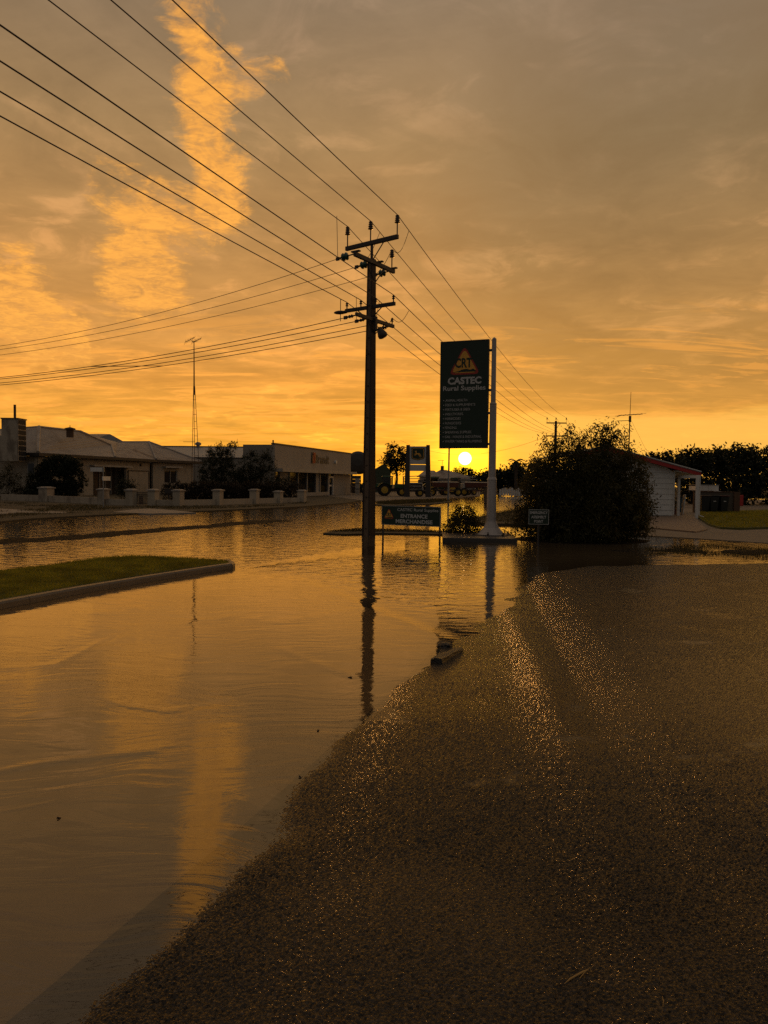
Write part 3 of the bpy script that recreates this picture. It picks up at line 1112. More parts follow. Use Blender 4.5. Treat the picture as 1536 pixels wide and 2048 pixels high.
def strain_disc(parent, a, b, r=.12, m='insul_glass'):
    """glass discs between the arm and the wire end"""
    a, b = Vector(a), Vector(b)
    d = (b - a)
    o = None
    mb = MB()
    n = 14
    t = d.normalized()
    u = t.cross(Vector((0, 0, 1))).normalized()
    w = t.cross(u)
    for c in (.42, .62):
        vs_, fs = [], []
        prof = [(.03, -.05), (r * .6, -.03), (r, .0), (r * .9, .018), (.04, .012)]
        for (rr, h) in prof:
            for k in range(n):
                an = 2 * math.pi * k / n
                vs_.append(a + d * c + t * h + (u * math.cos(an) + w * math.sin(an)) * rr)
        for i in range(len(prof) - 1):
            for k in range(n):
                fs.append((i * n + k, i * n + (k + 1) % n, (i + 1) * n + (k + 1) % n, (i + 1) * n + k))
        fs.append(tuple(range(n)))
        fs.append(tuple((len(prof) - 1) * n + k for k in range(n)))
        mb.add(vs_, fs)
    o = obj('strain_insulator', mb, M[m], parent, world=True, smooth=True)
    rod = MB().tube([a, a + d * .38], .02, 6).tube([a + d * .5, a + d * .56], .035, 8).tube([a + d * .68, b], .03, 6)
    rod.box(b, (.12, .05, .10), rz=math.atan2(d.y, d.x))
    obj('clamp', rod, M['steel_dark'], o, world=True)
    return b


def arm_box(a, b, w, h):
    a, b = Vector(a), Vector(b)
    z = (a.z + b.z) / 2
    a.z = b.z = z
    d = (b - a)
    return MB().box((a + b) / 2, (d.length, w, h), rz=math.atan2(d.y, d.x)), a, b, z


def build_pole():
    t = thing('utility_pole', 'tall brown utility pole with four crossarms standing in the floodwater', 'utility pole', (PB.x, PB.y, 0))
    rz = math.atan2(-1.07, 1.47)
    topz = D(742, 520, PY).z
    tx = D(743.5, 520, PY)
    base = Vector((PB.x, PB.y, -.2))
    top = Vector((tx.x, PY, topz))
    ux = Vector((math.cos(rz), math.sin(rz), 0))
    uy = Vector((-math.sin(rz), math.cos(rz), 0))

    def tapered(off0, off1, w0, w1, d0, d1, zt=0):
        vs_ = []
        for (c, off, w, d) in ((base, off0, w0, d0), (top + Vector((0, 0, zt)), off1, w1, d1)):
            for (i, j) in ((-1, -1), (1, -1), (1, 1), (-1, 1)):
                vs_.append(c + ux * (off + i * w / 2) + uy * (j * d / 2))
        return MB().add(vs_, [(0, 3, 2, 1), (4, 5, 6, 7), (0, 1, 5, 4), (1, 2, 6, 5), (2, 3, 7, 6), (3, 0, 4, 7)])
    obj('concrete_core', tapered(0, 0, .20, .12, .28, .17), M['pole_conc'], t, world=True)
    for s_ in (-1, 1):
        obj('steel_channel', tapered(s_ * .125, s_ * .078, .05, .035, .33, .20, .02), M['pole_steel'], t, world=True)
    head = top + Vector((0, 0, -.3))
    tip = D(743, 482, PY)
    obj('pole_head', MB().tube([head, Vector((top.x, PY, tip.z))], .045, 8), M['steel_dark'], t, world=True)
    bolts = MB()
    for i in range(16):
        f = i / 16 * .9 + .05
        c = base.lerp(top, f)
        bolts.box(c + uy * -(.16 - .06 * f), (.03, .05, .03), rz=rz)
    struct(obj('bolt', bolts, M['pole_steel'], t, world=True), 'stuff')
    # crossarms
    att = {}
    specs = [(D(692, 498, 24.75 * PY / 24.1), D(796, 473, 23.45 * PY / 24.1)), (D(709, 507, 23.15 * PY / 24.1), D(788, 544, 25.05 * PY / 24.1)),
             (D(691, 623, 24.65 * PY / 24.1), D(790, 606, 23.55 * PY / 24.1)), (D(712, 628, 23.2 * PY / 24.1), D(787, 653, 25.0 * PY / 24.1))]
    arms = []
    for i, (a, b) in enumerate(specs):
        mb, a, b, z = arm_box(a, b, .10 if i < 2 else .09, .13 if i < 2 else .11)
        bevel(obj('crossarm', mb, M['steel_dark'], t, world=True), .008, 1)
        arms.append((a, b, z))
        mid = (a + b) / 2
        for s_ in (.26, .74):
            p = a.lerp(b, s_)
            q = Vector((mid.x, mid.y, z - (.62 if i < 2 else .42)))
            if not (i == 0 and s_ == .26):
                obj('brace', MB().tube([p + Vector((0, 0, -.05)), q], .018, 5), M['steel_dark'], t, world=True)
    for i in (1,):
        a, b, z = arms[i]
        d = (b - a).normalized()
        nrm = Vector((-d.y, d.x, 0))
        for f in (.03, .6, .97):
            obj('arm_strap', MB().box(a.lerp(b, f) + Vector((0, 0, .09)), (.10, .30, .04), rz=math.atan2(d.y, d.x)), M['steel_dark'], t, world=True)
    # high voltage pins
    hv = []
    a, b, z = arms[0]
    for f, h in ((.03, .64), (.485, .62), (.985, .60)):
        hv.append(pin_insulator(t, a.lerp(b, f) + Vector((0, 0, .065)), h, .085))
    a1, b1, z1 = arms[1]
    j = pin_insulator(t, a1.lerp(b1, .94) + Vector((0, 0, .065)), .62, .085)
    # dead ends of the side street wires, out along the wires' way
    side = Vector((-16.5, 12.5, -1.2)).normalized()
    se = []
    for f in (.0, .45, .93):
        s0 = a1.lerp(b1, f) + side * .05
        se.append(strain_disc(t, s0, s0 + side * .62))
    lv = []
    a2, b2, z2 = arms[2]
    for f in (.03, .32, .62, .97):
        lv.append(pin_insulator(t, a2.lerp(b2, f) + Vector((0, 0, .05)), .22, .05, .6, 2))
    a3, b3, z3 = arms[3]
    k4 = pin_insulator(t, a3.lerp(b3, .96) + Vector((0, 0, .05)), .22, .05, .6, 2)
    sl = []
    for f in (.05, .33, .66, .95):
        s0 = a3.lerp(b3, f) + side * .05
        sl.append(strain_disc(t, s0, s0 + side * .45, .055, 'insul'))
    # jumpers between the two sets of wires
    def loop(p, q, dip, n=9):
        p, q = Vector(p), Vector(q)
        pts = [p.lerp(q, i / (n - 1)) - Vector((0, 0, dip * math.sin(math.pi * i / (n - 1)))) for i in range(n)]
        obj('jumper', MB().tube(pts, .0085, 5), M['wire'], t, world=True)
    ahead = Vector((.29, 1, -.04)).normalized()
    back = Vector((-.35, -1, .0)).normalized()
    loop(hv[0] + back * .9 + Vector((0, 0, .03)), se[0], .0)
    loop(hv[1] + ahead * 1.0, se[1], .25)
    loop(hv[2] + ahead * 1.4, j, .35)
    loop(j, se[2], .1)
    loop(lv[3] + ahead * 1.9, k4, .25)
    loop(k4, sl[3], .18)
    loop(lv[1] + back * .4, sl[1], .2)
    loop(lv[2] + ahead * .4, sl[2], .35)
    # street lamp on its bracket, dusk lamp lower down
    lp = D(681, 625, 24.7 * PY / 24.1)
    e = arms[2][0]
    obj('lamp_arm', MB().tube([e, e.lerp(lp, .6), lp], .028, 6), M['steel_dark'], t, world=True)
    d = (lp - e).normalized()
    mb = MB()
    prof = [(-.24, .025), (-.12, .07), (.05, .09), (.16, .06), (.20, .015)]
    for (x0, r0), (x1, r1) in zip(prof[:-1], prof[1:]):
        pass
    c = lp
    rz2 = math.atan2(-d.y, -d.x)
    mb.lathe([(.01, -.26), (.06, -.20), (.095, -.05), (.10, .06), (.075, .16), (.03, .22)], (0, 0, 0), 12, 'X')
    mb.v = [tuple(Matrix.Rotation(rz2 + math.pi, 3, 'Z') @ Vector((v[0], v[1], v[2] * .62)) + c) for v in mb.v]
    lh = obj('lamp_head', mb, M['steel_dark'], t, world=True, smooth=True)
    rod = MB().tube([lp + Vector((0, 0, .42)), lp + Vector((0, 0, -.28))], .012, 5)
    obj('stay_rod', rod, M['steel_dark'], lh, world=True)
    fl = D(764, 668, 23.8 * PY / 24.1)
    pc = base.lerp(top, .80)
    pc.z = fl.z + .1
    obj('lamp_arm', MB().tube([pc, fl + Vector((-.06, 0, .16))], .03, 6), M['steel_dark'], t, world=True)
    mb = MB().lathe([(.05, .16), (.10, .12), (.155, -.02), (.15, -.10), (.09, -.13)], (0, 0, 0), 12)
    rr = Matrix.Rotation(R(-28), 3, 'Y')
    mb.v = [tuple(rr @ Vector(v) + fl) for v in mb.v]
    obj('flood_lamp', mb, M['steel_dark'], t, world=True, smooth=True)
    cb = base.lerp(top, .775)
    obj('fuse_box', MB().box(cb + ux * .2 - uy * .02, (.07, .1, .42), rz=rz), M['steel_dark'], t, world=True)
    return hv, lv, se, sl


HV, LV, SE, SL = build_pole()

# far pole of the line
FPY = 95.0
FB = Vector((D(1108, 985, FPY).x, FPY, 0))


def build_far_pole():
    t = thing('utility_pole', 'distant utility pole with two crossarms rising behind the big bush', 'utility pole', tuple(FB))
    top = D(1112, 842, FPY)
    obj('shaft', MB().tube([FB, top], [.26, .15], 8), M['pole_steel'], t, world=True)
    ends = []
    for (x0, x1, y, pins, h) in ((1093, 1133, 846, (1094, 1112, 1132.5), .62), (1092, 1132, 872, (1093, 1105, 1119, 1131), .25)):
        a, b = D(x0, y, FPY), D(x1, y, FPY)
        mb, a, b, z = arm_box(a, b, .12, .14)
        obj('crossarm', mb, M['steel_dark'], t, world=True)
        for pxx in pins:
            p = D(pxx, y, FPY)
            p.z = z + .06
            ends.append(pin_insulator(t, p, h, .09, .4, 3))
        for s_ in (.3, .7):
            p = a.lerp(b, s_)
            obj('brace', MB().tube([p, Vector(((a.x + b.x) / 2, p.y, z - .7))], .03, 5), M['steel_dark'], t, world=True)
    return ends[:3], ends[3:]


FHV, FLV = build_far_pole()


def span(p, q, sag, n=28):
    p, q = Vector(p), Vector(q)
    return [p.lerp(q, i / n) - Vector((0, 0, 4 * sag * (i / n) * (1 - i / n))) for i in range(n + 1)]


def wire_through(a, px_exit, b, label, group, r, zfall, ext=4.0):
    """a conductor from behind the camera over the pole to the next one"""
    a = Vector(a)
    d = ray(*px_exit)
    tt = (a.z - zfall - EYE) / d.z
    e = Vector((0, 0, EYE)) + d * tt
    back = []
    n = 40
    for i in range(n, 0, -1):
        s_ = i / n * ext
        p = a + (e - a) * s_
        # parabola through the pole and the exit point
        p.z = a.z - zfall * (1.25 * s_ - .25 * s_ * s_)
        back.append(p)
    fwd = span(a, b, .9)
    fwd2 = []
    if ext > 3.5:
        q = Vector(b) + (Vector(b) - a) * .9
        fwd2 = span(b, q, .8, 12)[1:]
    w = obj('power_line', MB().tube(back + fwd + fwd2, r, 5), M['wire'])
    tag(w, label, 'power line', group)


hv_names = ['on the near end of the topmost crossarm', 'over the middle insulator of the topmost crossarm', 'at the far, road-side end of the topmost crossarm']
for a, ex, b, lb in zip(HV, [(97, 0), (222, 0), (345, 0)], FHV, ['high wire over the left insulator of the topmost crossarm', 'high wire over the pole tip, middle one of the topmost three', 'high wire over the right insulator, uppermost in the sky']):
    wire_through(a, ex, b, lb, 'high wires along the pole line', .0125, .25)
for a, ex, b, lb in zip(LV, [(0, 232), (0, 183), (0, 122), (0, 50)], FLV, ['lowest of the four wires on the third crossarm, by the lamp', 'second lowest of the four wires carried by the third crossarm', 'second highest of the four wires carried by the third crossarm', 'highest of the four wires, on the right tip of the third crossarm']):
    wire_through(a, ex, b, lb, 'low wires along the pole line', .0125, .3, 3.4)


def wire_side(a, px_exit, label, group, r, fall):
    a = Vector(a)
    d = ray(*px_exit)
    tt = (a.z - fall - EYE) / d.z
    e = Vector((0, 0, EYE)) + d * tt
    pts = []
    for i in range(36):
        s_ = i / 35 * 1.6
        p = a + (e - a) * s_
        p.z = a.z - fall * (1.75 * s_ - .75 * s_ * s_)
        pts.append(p)
    w = obj('power_line', MB().tube(pts, r, 5), M['wire'])
    tag(w, label, 'power line', group)
    return pts


for a, ex, lb in zip(SE, [(0, 692), (0, 699), (0, 710)], ['topmost thin wire sagging away over the house roof', 'middle of the three thin wires sagging away over the house', 'third thin wire from the glass discs, passing just behind the pole']):
    wire_side(a, ex, lb, 'thin wires to the side street', .009, 1.5)
low_pts = []
for a, ex, lb in zip(SL, [(0, 755), (0, 758), (0, 766), (0, 770)], ['upper wire of the low bundle crossing the aerial mast', 'second wire of the low bundle crossing the aerial mast', 'third wire of the low bundle crossing the aerial mast', 'lowest wire of the low bundle crossing the aerial mast']):
    low_pts.append(wire_side(a, ex, lb, 'low wires to the side street', .0125, 1.05))
sp_ = obj('wire_spreader', MB().tube([low_pts[0][15], low_pts[3][11]], .014, 5), M['wire'])
tag(sp_, 'thin spreader rod slung across the low bundle of wires', 'spreader')
sv = obj('service_wire', MB().tube(span(D(1092, 873, 95), D(800, 880, 130), 2.4), .016, 5), M['wire'])
tag(sv, 'slack service wire passing low behind the tall sign', 'service wire')


# ------------------------------------------------------------------ the tall shop sign
def tri_badge(parent, cx, cz, hw, h, y, words=True, hill=True):
    """rounded triangle badge: red rim, orange field, dark letters and hill"""
    def rounded(hw_, h_, r, dz):
        pts = []
        corners = [(-hw_, 0), (hw_, 0), (0, h_)]
        for i in range(3):
            p = Vector(corners[i])
            a = (Vector(corners[i - 1]) - p).normalized()
            b = (Vector(corners[(i + 1) % 3]) - p).normalized()
            for k in range(6):
                f = k / 5
                q = p + a * r * (1 - f) ** 2 + b * r * f ** 2
                pts.append((cx + q.x, cz + dz + q.y))
        return pts

    def plate(pts, y0, y1):
        n = len(pts)
        mb = MB()
        vs_ = [(p[0], y0, p[1]) for p in pts] + [(p[0], y1, p[1]) for p in pts]
        fs = [tuple(range(n)), tuple(reversed(range(n, 2 * n)))] + [((i + 1) % n, i, n + i, n + (i + 1) % n) for i in range(n)]
        return mb.add(vs_, fs)
    obj('badge_rim', plate(rounded(hw, h, h * .22, 0), y - .004, y), M['sign_red'], parent)
    obj('badge_field', plate(rounded(hw * .84, h * .84, h * .20, h * .055), y - .008, y - .0045), M['sign_orange'], parent)
    if hill:
        pts = [(cx - hw * .74, cz + h * .085), (cx + hw * .70, cz + h * .085), (cx + hw * .72, cz + h * .13), (cx + hw * .55, cz + h * .19), (cx + hw * .36, cz + h * .155), (cx + hw * .15, cz + h * .19), (cx - hw * .1, cz + h * .175), (cx - hw * .4, cz + h * .12)]
        obj('badge_hill', plate(pts, y - .011, y - .0085), M['sign_green'], parent)
    lettering('CRT', hw * 1.08, h * .34, cx - hw * .06, y - .0115, cz + h * .40, M['sign_green'], parent, .03)


def build_tall_sign():
    PLY = G(982, 1078).y
    t = thing('shop_sign', 'tall dark green shop sign panel hung on one white pole', 'sign', (G(982, 1078).x, PLY, .12), R(-21))
    px_m = PLY / F_PX
    loc = Vector(t.location)
    rot = Matrix.Rotation(R(21), 3, 'Z')

    def L(px, py):
        v = rot @ (D(px, py, PLY) - loc)
        return v
    pc = L(934, 787)
    W, H = 1.52, 3.30
    cx, cz = pc.x + .03, pc.z
    # keep the panel a little clear of the pole, which stands upright at the origin
    topz = L(989, 678).z
    shaft = [(-.03, .165), (.62, .163), (.70, .160)]
    mb = MB()
    mb.tube([(0, 0, .28), (0, 0, 1.72)], [.150, .142], 14)
    mb.tube([(0, 0, 1.72), (0, 0, 1.80)], [.155, .118], 14)
    mb.tube([(0, 0, 1.80), (0, 0, 4.05)], [.115, .105], 14)
    mb.tube([(0, 0, 4.05), (0, 0, 4.10)], [.118, .08], 14)
    mb.tube([(0, 0, 4.10), (0, 0, topz)], [.078, .070], 14)
    mb.tube([(0, 0, topz), (0, 0, topz + .05)], [.07, .02], 14)
    lean = (L(989, 678).x - 0) * 0.0
    obj('sign_pole', mb, M['pole_white'], t, smooth=False)
    ft = MB()
    ft.lathe([(.44, .02), (.44, .035), (.40, .05), (.24, .24), (.16, .42), (.152, .46)], (0, 0, 0), 4 * 4)
    obj('pole_foot', ft, M['pole_white'], t)
    obj('base_plate', MB().box((0, 0, .012), (1.05, .95, .022)), M['steel_dark'], t)
    for (bx, by) in [(-.45, -.4), (.45, -.4), (.45, .4), (-.45, .4), (0, -.42), (.42, -.18)]:
        obj('anchor_bolt', MB().tube([(bx, by, .02), (bx, by, .11)], .018, 6).tube([(bx, by, .03), (bx, by, .06)], .035, 6), M['steel_dark'], t)
    x1 = -.165
    cx = x1 - W / 2
    p = bevel(obj('sign_panel', MB().box((cx, 0, cz), (W, .09, H)), M['sign_green'], t), .006, 1)
    fr = MB()
    for (sx, sz, w, h) in ((0, H / 2 + .008, W + .03, .03), (0, -H / 2 - .008, W + .03, .03), (-W / 2 - .006, 0, .02, H - .01), (W / 2 + .006, 0, .02, H - .01)):
        fr.box((cx + sx, 0, cz + sz), (w, .11, h))
    obj('panel_frame', fr, M['trim_dark'], t)
    for z in (L(985, 700).z, L(985, 780).z, L(985, 826).z, L(982, 888).z):
        obj('bracket', MB().box(((x1 - .05) / 2, 0, z), (abs(x1) + .06, .06, .07)), M['trim_dark'], t)
    y = -.0465
    u = W / 825.0
    v = H / 1930.0

    def S(ix, iy):
        return cx + (ix - 470) * u, cz + (1032 - iy) * v
    bx, bz = S(475, 668)
    tri_badge(t, bx, bz, 275 * u, 525 * v, y)
    for s_, (ix, iy), w, h, b in (('CASTEC', (478, 778), 585 * u, 132 * v, .045), ('Rural Supplies', (474, 925), 742 * u, 112 * v, .02)):
        qx, qz = S(ix, iy)
        lettering(s_, w, h, qx, y - .003, qz, M['sign_white'], t, b)
    items = [('ANIMAL HEALTH', 148, 530), ('FEED & SUPPLEMENTS', 148, 672), ('FERTILISER & SEED', 148, 580), ('INSECTICIDES', 148, 462), ('HERBICIDES', 148, 420), ('FUNGICIDES', 148, 430), ('FENCING', 148, 350), ('SHEARING SUPPLIES', 148, 610), ('GAS - HOUSE & INDUSTRIAL', 148, 785), ('WATER TANKS & PLUMBING', 148, 790)]
    for i, (s_, a, b) in enumerate(items):
        iy = 1132 + 83.2 * i
        qx, qz = S((a + b) / 2, iy)
        lettering(s_, (b - a) * u, 44 * v, qx, y - .003, qz, M['sign_white'], t, .0)
        dx, dz = S(118, iy)
        obj('bullet', MB().box((dx, y - .002, dz), (.026, .003, .026)), M['sign_white'], t)
    # concrete plinth
    c = G(975, 1085)
    pl = thing('sign_plinth', 'low rectangular concrete plinth under the white sign pole', 'plinth', (c.x, c.y, 0), R(-4))
    A, B_ = G(897, 1085, .14), G(1055, 1085, .14)
    bevel(obj('plinth_block', MB().box(((A.x + B_.x) / 2 - c.x, (PLY - c.y) - .1, -.02), (B_.x - A.x, 2.6, .29)), M['plinth'], pl), .015, 2)


build_tall_sign()


def build_entrance_sign():
    a, b = G(764, 1080), G(880, 1086)
    d = b - a
    t = thing('entrance_sign', 'low green entrance sign on two thin legs in floodwater', 'sign', tuple((a + b) / 2), math.atan2(d.y, d.x))
    W = d.length
    z0, z1 = D(822, 1049, a.y).z, D(822, 1012, a.y).z
    H = z1 - z0
    zc = (z0 + z1) / 2
    for s_ in (-1, 1):
        obj('leg', MB().box((s_ * (W / 2 - .02), .02, (z0 - .1 + .05) / 2), (.045, .035, z0 + .25)), M['trim_dark'], t)
    bevel(obj('sign_board', MB().box((0, 0, zc), (W - .02, .03, H)), M['sign_green'], t), .004, 1)
    fr = MB()
    for (sx, sz, w, h) in ((0, H / 2, W, .022), (0, -H / 2, W, .022), (-W / 2, 0, .022, H - .02), (W / 2, 0, .022, H - .02)):
        fr.box((sx, 0, zc + sz), (w, .05, h))
    obj('board_frame', fr, M['sign_back'], t)
    y = -.0165
    tri_badge(t, -W * .375, zc - H * .18, W * .09, H * .56, y)
    lettering('CASTEC Rural Supplies', W * .70, H * .20, W * .12, y - .002, zc + H * .30, M['sign_white'], t, .012)
    lettering('ENTRANCE', W * .46, H * .21, W * .06, y - .002, zc - H * .01, M['sign_white'], t, .03)
    lettering('MERCHANDISE', W * .63, H * .21, W * .06, y - .002, zc - H * .30, M['sign_white'], t, .03)


build_entrance_sign()


def build_assembly_sign():
    c = D(1077.5, 1034, 20.6)
    g = Vector((c.x, c.y, 0))
    t = thing('assembly_point_sign', 'small green emergency assembly point sign before the big bush', 'sign', tuple(g), R(-3))
    W, H = .56, .42
    obj('post', MB().box((0, .03, c.z / 2 - .1), (.05, .04, c.z + .3)), M['steel_dark'], t)
    bevel(obj('sign_board', MB().box((0, 0, c.z), (W, .012, H)), M['sign_green'], t), .004, 1)
    fr = MB()
    for (sx, sz, w, h) in ((0, H / 2 - .012, W - .01, .010), (0, -H / 2 + .012, W - .01, .010), (-W / 2 + .012, 0, .010, H - .034), (W / 2 - .012, 0, .010, H - .034)):
        fr.box((sx, -.0075, c.z + sz), (w, .003, h))
    obj('border_line', fr, M['sign_white'], t)
    for s_, w, dz in (('EMERGENCY', .48, .12), ('ASSEMBLY', .41, .0), ('POINT', .24, -.12)):
        lettering(s_, w, .075, 0, -.009, c.z + dz, M['sign_white'], t, .02)


build_assembly_sign()

# ------------------------------------------------------------------ planting near the signs
BY = G(1175, 1086).y + 1.2
bush_ells = px_ells([(1100, 990, 56, 78), (1140, 960, 58, 68), (1195, 955, 62, 70), (1240, 975, 48, 72), (1180, 1015, 112, 72), (1255, 1030, 44, 58), (1068, 1045, 36, 40), (1150, 1050, 110, 42),
                     (1060, 968, 15, 22, .9), (1078, 925, 15, 24, .85), (1098, 898, 14, 22, .8), (1118, 905, 16, 26, .9), (1137, 876, 13, 24, .8), (1160, 888, 15, 24, .9), (1172, 872, 10, 18, .4), (1193, 872, 14, 24, .8), (1210, 884, 14, 22, .9),
                     (1223, 864, 13, 22, .8), (1241, 876, 13, 26, .5), (1252, 908, 14, 24, .9), (1274, 926, 14, 26, .5), (1284, 955, 14, 24, .85), (1294, 1000, 13, 30, .5), (1300, 1040, 12, 20, .4), (1046, 1012, 14, 34, .5), (1032, 1048, 16, 14, .4), (1018, 1062, 12, 9, .35), (1290, 975, 10, 14, .5)], BY, 1.0)
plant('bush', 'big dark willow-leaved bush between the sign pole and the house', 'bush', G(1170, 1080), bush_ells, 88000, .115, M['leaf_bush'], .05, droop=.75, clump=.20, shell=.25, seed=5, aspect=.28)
sb = px_ells([(925, 1052, 34, 26), (905, 1058, 20, 20), (948, 1056, 20, 22), (928, 1030, 26, 20)], G(925, 1074).y + .4)
plant('shrub', 'small twiggy shrub in front of the tall sign, backlit red', 'shrub', G(926, 1074), sb, 7000, .075, M['leaf_bush'], .02, droop=-.3, clump=.10, seed=8, aspect=.35, per=12)

# far and side trees
TY = 66.0
for i, (lb, el, n) in enumerate([('round dark tree showing just above the red roof edge', [(1322, 960, 34, 50), (1340, 930, 30, 26), (1310, 925, 22, 22)], 5200),
                                 ('dark tree between the veranda roof and the pale shed', [(1385, 955, 36, 56), (1375, 922, 26, 24), (1400, 918, 20, 20)], 5200),
                                 ('dark tree standing over the brown brick wall', [(1440, 955, 38, 58), (1430, 920, 24, 22), (1450, 925, 22, 24)], 5200),
                                 ('tallest dark tree behind the red box past the brick wall', [(1490, 960, 36, 60), (1478, 912, 24, 20), (1500, 925, 24, 28)], 5600),
                                 ('dark tree closing the row at the picture edge', [(1545, 960, 40, 60), (1535, 922, 26, 26), (1560, 930, 30, 34)], 5200),
                                 ('dark tree beyond the lawn, last of the row', [(1620, 960, 46, 60), (1640, 925, 40, 36)], 3600)]):
    els = px_ells(el, TY + (i % 3) * 2, 1.0)
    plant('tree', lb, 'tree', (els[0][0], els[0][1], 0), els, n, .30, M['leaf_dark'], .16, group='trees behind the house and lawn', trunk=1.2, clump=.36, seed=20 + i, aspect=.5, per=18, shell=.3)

GY = 135.0
els = px_ells([(792, 915, 24, 20), (780, 932, 18, 14), (805, 930, 16, 14), (786, 893, 12, 5), (800, 897, 8, 4)], GY)
plant('tree', 'slender gum tree rising behind the tractors and the green shed', 'tree', (D(792, 960, GY).x, GY, 0), els, 2600, .55, M['leaf_gum'], .25, trunk=4.5, clump=.45, seed=31, aspect=.35, per=14)
for i, (lb, el, n, y_) in enumerate([('rounded tree straight under the setting sun', [(928, 953, 23, 19), (918, 946, 12, 12), (938, 946, 12, 12)], 3400, 270),
                                     ('low dark tree between the sun tree and the white pole', [(962, 962, 22, 14), (978, 955, 12, 12)], 2000, 150),
                                     ('broad dark tree behind the white sign pole', [(1000, 958, 24, 20), (990, 950, 12, 12)], 2600, 135),
                                     ('dark tree beside the big bush in the distance', [(1035, 955, 22, 26), (1022, 945, 12, 14)], 2600, 130),
                                     ('dark tree mostly hidden behind the big bush', [(1075, 950, 28, 30)], 1800, 130)]):
    els = px_ells(el, y_, .6)
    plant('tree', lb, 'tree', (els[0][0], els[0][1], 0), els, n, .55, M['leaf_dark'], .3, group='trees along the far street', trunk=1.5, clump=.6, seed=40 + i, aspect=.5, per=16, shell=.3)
# palm in the distance
pb = D(1032, 980, 120)
pt = thing('palm_tree', 'small palm tree head poking above the far dark trees', 'palm tree', (pb.x, 120, 0))
ph = D(1032, 922, 120)
obj('trunk', MB().tube([(pb.x, 120, 0), tuple(ph)], [.3, .2], 7), M['bark'], pt, world=True)
for k in range(14):
    an = k * 2.4
    el_ = .9 - (k % 4) * .45
    dirv = Vector((math.cos(an), math.sin(an), 0))
    mb = MB()
    prev = None
    vs_, fs = [], []
    for i in range(6):
        f = i / 5
        c = ph + dirv * 1.5 * f + Vector((0, 0, 1.3 * el_ * f - 1.2 * f * f))
        w = .22 * math.sin(math.pi * min(f + .12, 1)) + .02
        sdv = Vector((-dirv.y, dirv.x, -.4)) * w
        vs_ += [c - sdv, c, c + sdv]
    for i in range(5):
        a = i * 3
        fs += [(a, a + 1, a + 4, a + 3), (a + 1, a + 2, a + 5, a + 4)]
    mb.add(vs_, fs)
    obj('frond', mb, M['leaf_dark'], pt, world=True)


